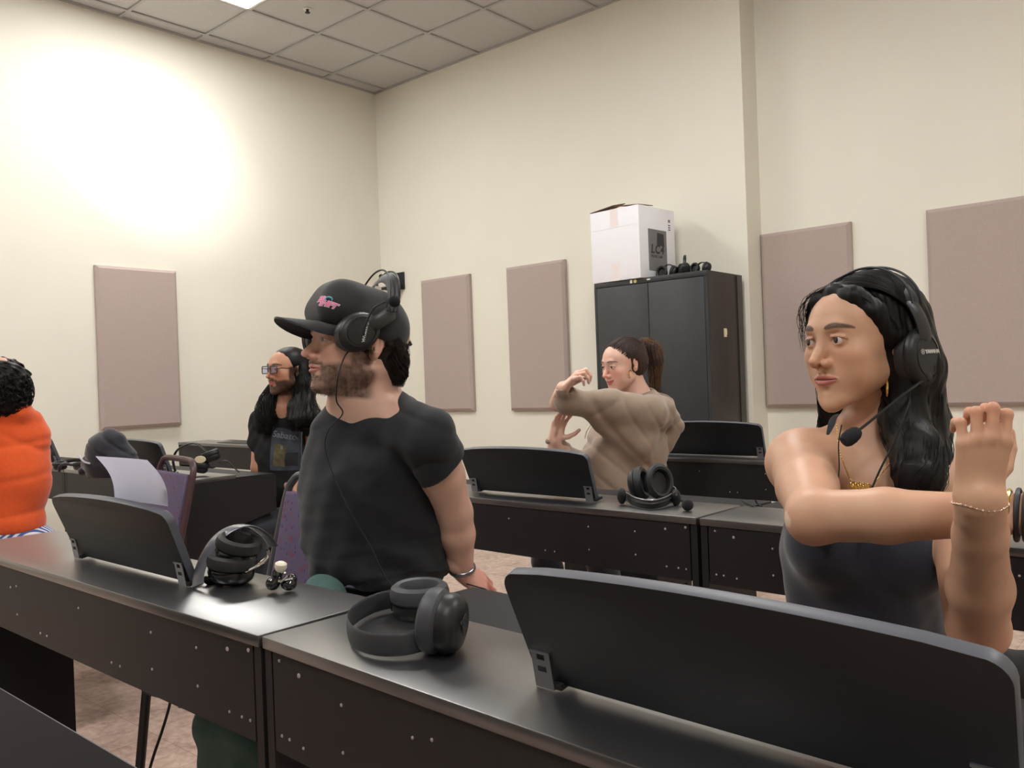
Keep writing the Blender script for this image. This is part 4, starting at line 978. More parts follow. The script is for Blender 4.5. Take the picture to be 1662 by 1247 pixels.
def person_man():
    root = empty('person', P(615, 950, 2.05)*[1, 1, 0], label='bearded person in a black cap, headset and dark T-shirt with arms behind the back', cat='person')
    S = Sculpt(); head(S, frM, full=1.06, jaw=1.08, nose=1.0, open_=.75, brow=1.15)
    R, t, sc = frM; hw = lambda x, y, z: t+R @ (np.array([x, y, z])*sc)
    nb = P(595, 668, 2.0)
    S.cone(hw(0, -.030, -.04), nb, .062, .068, .02); S.cone(hw(0, .03, -.10), P(570, 650, 1.98), .030, .05, .03)
    SL = P(697, 711, 1.90); SR = P(552, 712, 2.18); EL = P(738, 832, 1.99); WL = P(750, 925, 2.05)
    S.cone(nb, SL, .06, .05, .05); S.cone(nb, SR, .06, .05, .05); S.cone(nb, P(605, 760, 2.06), .07, .12, .05)
    S.chain([SL, SL*.5+EL*.5, EL], [.058, .050, .041], .015); S.chain([EL, EL*.62+WL*.38, WL], [.042, .041, .027], .012)
    hd = P(790, 955, 2.11)-WL; hand(S, WL, hd, CU*.75+(-CF)*.65, -1, 1.0, curl=((.15, .35, .2), (.12, .3, .2), (.2, .35, .2), (.3, .4, .3)), spread=.04, thumb=(.55, .8, -.3))
    ER = P(560, 830, 2.30); WR = P(640, 930, 2.22); S.chain([SR, ER], [.052, .042], .015); S.chain([ER, WR], [.042, .030], .012)
    hand(S, WR, P(700, 950, 2.2)-WR, CU, 1, 1.0)
    c = hw(0, .01, -.005)
    hl, hh = bb([WL, P(795, 960, 2.11)], .05)
    lo, hi = bb([hw(0, 0, .14), SL, SR, EL, WL, ER, WR, nb, P(720, 950, 2.2)], .09)
    base = (212, 172, 154)
    col = facecol(frM, base, (176, 110, 100), beard=.80, beardc=(74, 56, 46), browc=(36, 26, 22), blush=.5, browt=1.35)
    def col2(v):
        cc = col(v); w = WL+(hd)/np.linalg.norm(hd)*.11; a = np.exp(-(np.linalg.norm(v-w, axis=1)/.09)**2); return mixc(cc, lin(222, 140, 128), a*.6)
    o = carve(S, 'body', [(c-.13, c+.13, .0018), (hl, hh, .0025), (lo, hi, .0055)], skinmat('skin_light', 0), None, col2); child(o, root)
    eyes(frM, o, look=(.1, -.08))
    # T-shirt
    T_ = Sculpt(); bk = np.array(-CF)
    T_.ell(P(608, 752, 2.07), (.160, .15, .175), .05, R=np.stack([CR, CF, CU], 1))
    T_.chain([P(606, 730, 2.06), P(606, 800, 2.06), P(612, 870, 2.06), P(622, 930, 2.06)], [.138, .160, .164, .164], .06, flat=(bk, .86))
    T_.cone(nb-CU*.03, SL-CR*.01, .062, .058, .04); T_.cone(nb-CU*.03, SR, .062, .058, .04); T_.cone(P(612, 652, 2.03), SL, .046, .056, .03); T_.cone(P(570, 715, 2.02), P(590, 780, 1.98), .07, .11, .06); T_.cone(P(556, 700, 1.985), P(605, 696, 1.975), .055, .055, .04)
    sh = SL*.62+EL*.38; T_.cone(SL, SL*.8+EL*.2, .058, .057, .03); T_.chain([SR, SR*.5+ER*.5], [.058, .058], .03)
    Sl = Sculpt(); ax_ = (EL-SL)/np.linalg.norm(EL-SL); out_ = CR-ax_*(CR @ ax_); out_ /= np.linalg.norm(out_)
    Sl.chain([SL-CU*.002, SL*.7+EL*.3+out_*.004, sh+ax_*.04+out_*.004], [.0585, .0600, .0585], .02)
    Sl.disp(lambda x, y, z: .0012*np.sin(z*95+(x*CR[0]+y*CR[1])*50+2*np.sin(z*30))+.0008*np.sin(z*160-(x*CR[0]+y*CR[1])*90))
    Sl.plane(sh+ax_*.006, ax_*1.0+out_*.45, .003); 
    n_ = (EL-SL)/np.linalg.norm(EL-SL); far_ = np.array([9., 9, 9])
    lo_, hi_ = bb([EL, sh+CR*.12], .11); 
    T_.plane(sh-n_*.004+CR*.0, n_*1.0+CR*.25+CU*.0, .004, lo=tuple(np.minimum(sh, EL)+CR*.035-np.array([.10, .10, .12])), hi=tuple(np.maximum(sh, EL)+np.array([.14, .14, .04])))  if False else None
    T_.cone(SL*.30+EL*.70+n_*.03, EL+n_*.2, .082, .09, .004, 's') if False else None
    # collar opening
    T_.cone(hw(0, -.02, -.06), P(586, 616, 1.99), .064, .066, .005, 's'); T_.ell(P(572, 630, 1.96), (.056, .08, .038), .006, 's', R=np.stack([CR, CF, CU], 1))
    # hem, slightly tilted
    T_.plane(P(620, 972, 1.9), -CU*1.0-CR*.08, .006)
    def fold(x, y, z):
        a = x*CR[0]+y*CR[1]; b = x*CF[0]+y*CF[1]
        w = .5+.5*np.sin(a*7+1.0)
        f = .0032*np.sin(z*62+a*26+2.2*np.sin(a*9+z*5))*w+.0022*np.sin(z*118-a*38+2*np.sin(z*21))*(1-w)+.0018*np.sin(z*40-a*75+b*30)
        low = np.clip((.88-z)/.16, 0, 1); up = np.clip((z-.86)/.2, 0, 1); mk = np.clip(.5+np.sin(a*8+z*6+.5), 0, 1); mk2 = np.clip(np.sin(a*13-z*9+2), 0, 1); f = f*.9+.0042*groove(z*34+a*11+1.6*np.sin(a*7+z*4), .3)*mk*(1-.5*up)+.0036*groove(z*27-a*17+1.8*np.sin(z*9+a*5)+1, .25)*mk2+.004*groove(z*48+a*6+1.2*np.sin(a*11)+.6, .3)*low; return 1.5*f*(.6+.6*low)+.004*low*np.sin(z*90+a*14+1.5*np.sin(a*16))
    T_.disp(fold)
    # deep creases from the armpit and the pulled sleeve
    for (x0, y0, z0), (x1, y1, z1), r in (((695, 760, 1.86), (600, 770, 1.87), .004), ((700, 790, 1.88), (610, 790, 1.88), .0045), ((715, 850, 1.92), (620, 842, 1.88), .004), ((725, 900, 1.93), (600, 905, 1.885), .005), ((560, 935, 1.89), (700, 925, 1.88), .005)):
        T_.cone(P(x0, y0, z0), P(x1, y1, z1), r, r*.5, .014, 's')
    l2, h2 = bb([P(485, 640, 1.9), P(750, 640, 1.9), P(500, 975, 2.3), P(760, 975, 2.3), P(740, 700, 1.8)], .05)
    shm = mat('black_jersey', srgb(27, 30, 36), .92, sheen=.12, noise=(260, .15), bump=(500, .3, .0008))
    shirt = carve(T_, 't_shirt', [(l2, h2, .005)], shm, None); child(shirt, root)
    slv = carve(Sl, 'sleeve', [bb([SL, sh], .1)+(.004,)], shm, None); child(slv, root); slv.parent = shirt
    # trousers, teal
    tm = mat('teal_cloth', srgb(72, 100, 96), .9, noise=(40, .1), bump=(300, .3, .001))
    HL = P(675, 1000, 2.02); HR = P(560, 1000, 2.08); HL[2] = HR[2] = .555
    HLn = np.array([HL[0], HL[1], .60]); 
    S5 = Sculpt(); S5.cone(P(545, 962, 1.93), P(620, 985, 1.93), .055, .055, .04); 
    KL = np.array([HL[0]-.0, HL[1]-.42, .50]); KR = np.array([HR[0]+.10, HR[1]-.36, .50]); KL[1] = max(KL[1], -4.40); KR[1] = max(KR[1], -4.42)
    AL = np.array([KL[0]+.08, KL[1]+.02, .09]); AR = np.array([KR[0]-.02, KR[1]+.0, .09])
    S3 = Sculpt(); S3.cone(HR, HL, .13, .13, .05); S3.chain([P(545, 1010, 1.97), P(620, 1035, 1.95)], [.075, .075], .05); S3.ell(P(525, 966, 1.88), (.055, .050, .045), .03); S3.chain([HL, KL, AL], (.105, .078, .07), .03); S3.chain([HR, KR, AR], (.105, .078, .07), .03)
    S3.disp(lambda x, y, z: .003*np.sin(z*80+x*30+3*np.sin(x*18+y*11)))
    lo3, hi3 = bb([HR, HL, KL, KR, AL, AR, P(560, 960, 1.98)], .15); child(carve(S3, 'trousers', [(lo3, hi3, .009)], tm, None), root)
    for A in (AL, AR):
        S4 = Sculpt(); S4.cone(A+np.array([0, .03, -.045]), A+np.array([0, -.13, -.055]), .04, .032, .02, flat=((0, 0, 1), .8)); S4.cone(A, A+np.array([0, .0, -.04]), .045, .04, .02)
        S4.plane((0, 0, .006), (0, 0, -1), .003); l_, h_ = bb([A, A+np.array([0, -.15, -.06])], .06); child(carve(S4, 'shoe', [(l_, h_, .007)], M['black'], None), root)
    # hair under the cap, down the nape; sideburn
    hm = mat('dark_brown_hair', srgb(34, 25, 21), .6, spec=.3, noise=(200, .3), bump=(700, .5, .001))
    H = Sculpt(); H.frame(R, t, sc)
    H.ell((0, -.036, .015), (.077, .062, .070), .02); H.ell((0, -.056, -.035), (.060, .038, .045), .025); H.ell((0, -.060, -.06), (.045, .028, .03), .02)
    for x in (-1, 1): H.ell((x*.068, .012, .012), (.012, .016, .03), .01); H.ell((x*.0765, -.012, -.004), (.016, .024, .030), .006, 's')
    H.disp(lambda x, y, z: .0018*np.sin(y*420+6*np.sin(z*60))+.0015*np.sin(x*300+z*200))
    H.frame(); c2 = hw(0, -.03, -.02); hair = carve(H, 'hair', [(c2-.12, c2+.12, .003)], hm, None); child(hair, root)
    pp = np.concatenate([clump([hw(-.06, -.06, .03), hw(-.066, -.085, -.02), hw(-.055, -.098, -.06), hw(-.045, -.10, -.095)], [.018, .022, .022, .010], 260, 18, 4, .004), clump([hw(.0, -.10, .05), hw(.0, -.118, .03), hw(-.002, -.130, .028)], [.02, .014, .008], 50, 10, 9, .004),
        clump([hw(.05, -.07, .03), hw(.05, -.10, -.03), hw(.04, -.105, -.09)], [.02, .025, .012], 100, 18, 8, .004)]) if False else None
    for g_, r_, n_h, sd in (([hw(-.06, -.045, .03), hw(-.062, -.062, -.02), hw(-.055, -.072, -.055), hw(-.045, -.074, -.082)], [.018, .020, .018, .010], 300, 4), ([hw(-.02, -.075, .02), hw(-.02, -.085, -.03), hw(-.01, -.080, -.085)], [.026, .022, .010], 260, 5), ([hw(-.0, -.095, .03), hw(-.0, -.108, .028), hw(-.002, -.116, .034)], [.014, .008, .005], 40, 6)):
        strands('hair_strands', clump(g_, r_, n_h, 18, sd, .004), .0006, hm, hair)
    # beard stubble as short hairs
    rng = np.random.RandomState(11); bp = []
    me = o.data; co = np.empty(len(me.vertices)*3, np.float32); me.vertices.foreach_get('co', co); co = co.reshape(-1, 3).astype(float); no = np.empty(len(me.vertices)*3, np.float32); me.vertices.foreach_get('normal', no); no = no.reshape(-1, 3)
    at = np.empty(len(me.vertices)*4, np.float32); me.color_attributes['tint'].data.foreach_get('color', at); at = at.reshape(-1, 4)
    q = ((co-t) @ R)/sc; dark = (at[:, :3].sum(1) < .52) & ~((np.abs(q[:, 2]+.061) < .0115) & (np.abs(q[:, 0]) < .031) & (q[:, 1] > .07)) & (np.linalg.norm(q, axis=1) < .16) & (q[:, 2] < -.005) & (q[:, 1] > -.01) & (q[:, 0] < .03)
    ids = np.nonzero(dark)[0]
    if len(ids):
        ids = rng.choice(ids, min(5200, len(ids)), replace=False)
        for i in ids:
            d = no[i]*.6+(R @ np.array([rng.uniform(-.4, .4), .25+rng.uniform(-.4, .4), -.9])); d /= np.linalg.norm(d); L_ = rng.uniform(.002, .0045)
            bp.append([co[i]-no[i]*.001, co[i]+d*L_*.5+no[i]*.0015, co[i]+d*L_+no[i]*.001])
        strands('beard', bp, .00026, mat('beard_hair', srgb(62, 46, 38), .7), o)
    # cap
    K = Sculpt(); K.frame(R, t, sc); th = .31
    Rc = np.array(Euler((-.10, 0, 0)).to_matrix())
    K.ell((0, -.020, .054), (.087, .084, .088), .015); K.cone((-.034, .064, .078), (.034, .064, .078), .044, None, .03); K.cone((-.024, .054, .120), (.024, .054, .120), .036, None, .03); K.cone((0, .02, .110), (0, -.02, .10), .045, None, .03)
    K.plane((0, .08, .040), (0, .22, -1), .004, lo=(-.2, -.2, -.2), hi=(.2, .2, .3))
    K.frame(); lo4, hi4 = bb([hw(-.1, -.12, 0), hw(.1, .1, .15), hw(-.1, .11, .15), hw(.1, -.12, .15)], .03)
    cm = mat('black_cap_twill', srgb(30, 31, 34), .9, sheen=.2, bump=(700, .5, .001)); cap = carve(K, 'cap', [(lo4, hi4, .003)], cm, None); child(cap, root)
    # brim: curved visor
    bmv = bmesh.new(); rows = []; nr, nc = 12, 26
    for tl in (0, 1):
        for i in range(nr):
            v_ = i/(nr-1); row = []
            for j in range(nc):
                a = (j/(nc-1)-.5)*2; x = a*.080*(1-.10*v_); yb = .036+.052*math.sqrt(max(0, 1-a*a)); yf = .045+.132*math.sqrt(max(0, 1-(abs(a)**2.4)))
                y = yb+(yf-yb)*v_; z = .052-.004*v_-.034*a*a*(.6+.4*v_)-(.004 if tl else 0)
                row.append(bmv.verts.new(hw(x, y, z)))
            rows.append(row)
    for tl in (0, 1):
        for i in range(nr-1):
            for j in range(nc-1):
                A, B = rows[tl*nr+i], rows[tl*nr+i+1]; bmv.faces.new((A[j], A[j+1], B[j+1], B[j]))
    for i in range(nr-1):
        for j in (0, nc-1): bmv.faces.new((rows[i][j], rows[i+1][j], rows[nr+i+1][j], rows[nr+i][j]))
    for j in range(nc-1):
        for i in (0, nr-1): bmv.faces.new((rows[i][j], rows[i][j+1], rows[nr+i][j+1], rows[nr+i][j]))
    mb = MB(); mb.bm.free(); mb.bm = bmv; br = mb.build('brim', cm, None, ang=1.2); child(br, root); br.parent = cap; br.matrix_parent_inverse = Matrix.Identity(4)
    # seam between front panels and mesh, button
    sd_ = -1
    # logo on the front: slanted pink lettering with a blue flourish
    pk = mat('pink_print', srgb(222, 120, 160), .6); bl = mat('blue_print', srgb(96, 160, 190), .6); wh = mat('white_print', srgb(225, 215, 225), .6)
    def onto(o_, target, d_, off):
        sw = o_.modifiers.new('wrap', 'SHRINKWRAP'); sw.target = target; sw.wrap_method = 'PROJECT'; sw.use_project_z = True; sw.use_negative_direction = True; sw.use_positive_direction = True; sw.offset = off
    xa = R[:, 0]*-1; ya = R[:, 2]; 
    nrm = (R @ np.array([-.78, .58, .25])); nrm /= np.linalg.norm(nrm); xr = np.cross(ya, nrm); xr /= np.linalg.norm(xr); yr = np.cross(nrm, xr)
    rot = math.radians(-14); x2 = xr*math.cos(rot)+yr*math.sin(rot); y2 = -xr*math.sin(rot)+yr*math.cos(rot)
    o0 = P(503, 473, 1.80)
    def drape(me, off):
        # lay the letters on the cap's surface
        tr = cap.data; from mathutils.bvhtree import BVHTree
        bm = bmesh.new(); bm.from_mesh(tr); bv = BVHTree.FromBMesh(bm); bm.free()
        for v in me.vertices:
            p = Vector(v.co); h = bv.ray_cast(p+Vector(nrm)*.1, -Vector(nrm))
            if h[0] is not None: v.co = h[0]+Vector(nrm)*(off+(p-Vector(o0)).dot(Vector(nrm)))
    for body, sz, dx, dy, m_, off, sh_, bd in (('SHIFT', .0175, .006, -.005, wh, .0006, .35, .0016), ('SHIFT', .0175, .006, -.005, pk, .0014, .35, .0007), ('ES', .0165, -.003, .005, wh, .0006, .3, .002), ('ES', .0165, -.003, .005, pk, .0014, .3, .0010)):
        l = text(body, sz, frame(o0+x2*dx+y2*dy, x2, y2, nrm), m_, None, 'cap_lettering', ex=.0003, bold=bd, shear=sh_, space=.95)
        drape(l.data, off); child(l, root); l.parent = cap; l.matrix_parent_inverse = Matrix.Identity(4)
    f_ = MB().tube([o0+x2*(.026+.008*math.cos(a))+y2*(.012+.005*math.sin(a)) for a in np.linspace(-.5, 4.2, 16)], [.0005+.0018*math.sin(i/15*PI) for i in range(16)], 6).build('cap_flourish', bl, None)
    drape(f_.data, .001); f_.parent = cap
    # seam line on the cap
    # watch
    wd = (WL-EL)/np.linalg.norm(WL-EL); wu = np.cross(wd, CR); wu /= np.linalg.norm(wu); wv = np.cross(wd, wu); wc = WL-wd*.004
    wt = MB().tube([wc+(wu*math.cos(a)+wv*math.sin(a))*.0315 for a in np.linspace(0, 2*PI, 33)[:-1]], .0045, 10, closed=True, flat=(1.25, .5, tuple(wd), 1)).build('wrist_watch', M['metal'], None); child(wt, root)
    # headset tipped back over the cap
    inv = lambda p: R.T @ ((np.array(p)-t))/float(np.mean(sc))
    hs = worn_headset('headset', frM, 'black YAMAHA headset tipped over the black cap, boom turned up', side=-1, boom=None, bandz=.166, bandy=-.045, cupc=(.094, .045, .024), logo_rot=-.75, arm_dir=(0, -.80, .55),
        cable=[P(572, 566, 1.83), P(560, 578, 1.83), P(549, 610, 1.80), P(546, 650, 1.82), P(556, 672, 1.84), P(532, 700, 1.84), P(530, 738, 1.85), P(560, 815, 1.84), P(600, 885, 1.85), P(637, 952, 1.85), P(690, 962, 1.87)])
    b2 = MB().tube([inv(p) for p in spline([P(590, 545, 1.81), P(594, 525, 1.80), P(607, 500, 1.79), P(625, 490, 1.80)], 6)], .0024, 8).build('boom_arm', M['satin'], hs)
    b3 = MB().tube([inv(p) for p in spline([P(492, 536, 1.95), P(491, 555, 1.95), P(497, 580, 1.96), P(500, 600, 1.98)], 6)], .0014, 6).build('cable', M['rubber'], hs)
    dk = MB(); dk.sphere(inv(P(640, 489, 1.80)), .0125, 16); dk.build('foam_windscreen', M['foam'], hs)
    return root
person_man()
# ---------------------------------------------------------------- the woman in the beige hoodie
def person_beige():
    root = empty('person', P(1020, 800, 3.5)*[1, 1, 0], label='laughing person in a beige hoodie with a ponytail, stretching one arm across the chest', cat='person')
    root['label'] = 'smiling person in a beige hoodie with a brown ponytail, stretching both arms to the left'
    fr = headframe(1012, 592, 3.5, 60, -13, -1, np.array([.93, .95, .93]))
    S = Sculpt(); head(S, fr, fem=True, open_=.8, smile=1.0, brow=.7, top=-.018)
    R, t, sc = fr; hw = lambda x, y, z: t+R @ (np.array([x, y, z])*sc)
    nb = P(1034, 652, 3.54); S.cone(hw(0, -.030, -.045), nb, .046, .056, .02)
    S.chain([nb, P(1030, 720, 3.56), P(1020, 800, 3.55)], [.06, .085, .08], .05)
    # fist over the sleeve, and the open palm below
    W1 = P(914, 630, 3.22); W2 = P(899, 716, 3.36); H1 = P(936, 616, 3.18)-W1
    S.cone(P(905, 655, 3.3), W1, .032, .026, .01); hand(S, W1, H1+CU*.02, CU*.9-CF*.4, -1, .90, curl=((.5, 1.2, .6), (.5, 1.25, .6), (.5, 1.2, .6), (.5, 1.2, .6)), thumb=(.5, .8, -.5), tb=.5)
    S.cone(P(925, 745, 3.42), W2, .032, .026, .01); hand(S, W2, CU*.95+CR*.28, CF*.8-CR*.5, -1, .92, curl=((.30, .25, .15), (.2, .2, .1), (.35, .3, .2), (.45, .4, .2)), spread=.13, thumb=(.85, .45, -.5), tb=.3)
    c = hw(0, .01, 0); bl1 = bb([W1, P(945, 600, 3.15), P(900, 640, 3.25)], .035); bl2 = bb([W2, P(930, 655, 3.36)], .05)
    lo, hi = bb([hw(0, 0, .12), nb, P(1015, 800, 3.5), W1, W2, P(925, 745, 3.42)], .09)
    col = facecol(fr, (226, 184, 166), (190, 100, 100), browc=(70, 48, 40), blush=.75, browt=.8, smile=1.0, fem=True)
    o = carve(S, 'body', [(c-.125, c+.125, .0022), (bl1[0], bl1[1], .003), (bl2[0], bl2[1], .003), (lo, hi, .007)], skinmat('skin_fair', 0), None, col); child(o, root)
    eyes(fr, o, look=(.1, -.12))
    # hair
    hm = mat('brown_hair', srgb(58, 42, 36), .5, spec=.3, noise=(260, .3), bump=(700, .4, .001))
    hm2 = mat('light_brown_hair', srgb(112, 84, 60), .5, spec=.3, noise=(260, .3))
    H = Sculpt(); H.frame(R, t, sc); H.ell((0, -.019, .037), (.082, .099, .082), .02); H.ell((0, -.040, .004), (.0825, .074, .078), .02)
    H.ell((0, .128, -.010), (.070, .092, .080), .012, 's'); H.ell((0, .115, -.075), (.085, .10, .09), .01, 's')
    for x in (-1, 1): H.ell((x*.055, .066, -.034), (.038, .048, .050), .012, 's'); H.ell((x*.084, -.006, -.004), (.015, .018, .028), .006, 's')
    H.cone((0, -.10, .075), (0, -.125, .070), .018, .016, .01)
    H.frame(); H.chain([hw(0, -.12, .072), hw(0, -.165, .045), hw(.0, -.175, -.01), P(1062, 632, 3.6)], [.018, .030, .034, .018], .02)
    H.disp(lambda x, y, z: .0014*np.sin((x*CR[0]+y*CR[1])*420+3*np.sin(z*30)))
    lo2, hi2 = bb([hw(-.1, .1, .15), hw(.1, -.2, .15), P(1062, 640, 3.6), hw(0, .1, -.05), hw(-.1, -.12, -.08), hw(.1, .1, -.08), hw(-.1, .1, -.08)], .03); hair = carve(H, 'hair', [(lo2, hi2, .0035)], hm, None); child(hair, root)
    strands('hair_strands', clump([hw(0, -.11, .078), hw(0, -.165, .050), hw(.0, -.178, -.005), P(1063, 634, 3.6)], [.016, .030, .036, .020], 300, 20, 3, .005), .0012, hm2, hair)
    st = []; rng = np.random.RandomState(5)
    for i in range(260):
        a0 = rng.uniform(-1.35, 1.35); q = np.linspace(0, 1, 14); s_ = hw(0, 0, 0)
        p0 = np.array([.080*math.sin(a0), .045*math.cos(a0)+.012, .075+.02*math.cos(a0)-.050*abs(math.sin(a0))]); p1 = np.array([0, -.105, .066])
        L_ = p0[None]*(1-q[:, None])+p1[None]*q[:, None]; cc = np.array([0, -.019, .036]); d = (L_-cc)/np.array([.083, .100, .084]); n = np.linalg.norm(d, axis=1, keepdims=True); L_ = cc+(L_-cc)/n*(1.0+rng.uniform(0, .02)); st.append((R @ (L_*sc).T).T+t)
    strands('hair_strands', st, .0007, hm, hair)
    gold = bpy.data.materials['gold']; ce = P(1023, 607, 3.44)
    child(MB().tube([ce+(CR*.5+CF*.86)*math.cos(a)*.012+CU*math.sin(a)*.015 for a in np.linspace(0, 2*PI, 25)[:-1]], .0022, 8, closed=True).build('hoop_earring', gold, None), root)
    # hoodie
    T_ = Sculpt(); bk = -np.array(CF)
    T_.chain([P(1040, 668, 3.55), P(1022, 730, 3.54), P(1018, 790, 3.53), P(1020, 860, 3.52)], [.100, .150, .140, .150], .06, flat=(bk, .78))
    T_.cone(P(1035, 655, 3.52), P(1070, 668, 3.5), .06, .07, .04)
    SLb = P(1052, 672, 3.42); EB = P(925, 652, 3.28)
    T_.chain([SLb, SLb*.5+EB*.5, EB], [.080, .068, .055], .04); T_.cone(P(975, 690, 3.34), P(1035, 720, 3.42), .03, .075, .05); T_.cone(P(980, 740, 3.44), P(1000, 810, 3.44), .075, .09, .05)
    T_.cone(EB, W1+CR*.005-CU*.008, .050, .036, .025); T_.ell(P(918, 655, 3.27), (.045, .05, .045), .02)
    ab = T_.chain([P(985, 700, 3.62), P(955, 765, 3.5), P(915, 736, 3.42)], [.07, .055, .045], .04); T_.cone(P(915, 738, 3.42), W2-CU*.0, .045, .034, .015)
    # other elbow and the hood behind
    T_.chain([P(1070, 668, 3.55), P(1090, 690, 3.62), P(1074, 735, 3.60)], [.058, .050, .038], .02); T_.chain([P(1052, 646, 3.58), P(1075, 660, 3.62), P(1088, 690, 3.64)], [.045, .05, .04], .02)
    T_.cone(hw(0, -.03, -.06), nb+CU*.03, .058, .060, .006, 's')
    T_.cone(W1-H1*.1+np.array([0, 0, .006]), W1+H1*.6, .030, .034, .003, 's'); T_.cone(W2-CU*.002, W2+CU*.06, .030, .034, .003, 's')
    def fold(x, y, z):
        a = x*CR[0]+y*CR[1]; m1 = np.clip(.45+np.sin(a*9+z*7), 0, 1); m2 = np.clip(.3+np.sin(a*14-z*8+1.5), 0, 1)
        return .008*groove(a*20+z*17+1.7*np.sin(z*8+a*4), .34)*m1+.0065*groove(z*26-a*13+1.6*np.sin(a*9)+.8, .3)*m2+.0045*groove(a*34+z*6+1.5*np.sin(z*13)+2, .3)*(1-m1)+.0012*np.sin(z*75-a*30+2*np.sin(a*12))
    T_.disp(fold)
    T_.chain([P(996, 652, 3.40), P(1030, 660, 3.37), P(1060, 660, 3.42), P(1076, 672, 3.52)], [.016, .022, .026, .024], .012)
    T_.cone(P(1004, 748, 3.33), P(1012, 806, 3.34), .010, .012, .012, 's')
    lo3, hi3 = bb([P(890, 610, 3.2), P(1100, 620, 3.6), P(1100, 860, 3.7), P(900, 860, 3.3)], .08)
    hmt = mat('beige_fleece', srgb(146, 127, 111), .95, sheen=.3, noise=(120, .05), bump=(420, .25, .001))
    child(carve(T_, 'hoodie', [(lo3, hi3, .0065)], hmt, None), root)
    tp = MB().tube([P(951, 700, 3.22), P(949, 712, 3.2)], .0022, 6).tube([P(984, 765, 3.32), P(986, 775, 3.32)], .002, 6) if False else None
    b = MB().tube(spline([P(958, 690, 3.40), P(952, 700, 3.38), P(949, 712, 3.37)], 4), .003, 6).build('drawstring', M['cream'], None); child(b, root)
    HL = P(1050, 860, 3.46); HR = P(990, 860, 3.56); HL[2] = HR[2] = .58
    KL = HL+np.array([.02, -.36, .0]); KR = HR+np.array([-.08, -.34, .0]); simple_legs(root, HL, HR, KL, KR, np.array([KL[0], KL[1]+.05, .09]), np.array([KR[0], KR[1]+.05, .09]), M['cloth_blk'], M['white_pl'])
    return root, (HL+HR)/2
rb_, hb_ = person_beige()
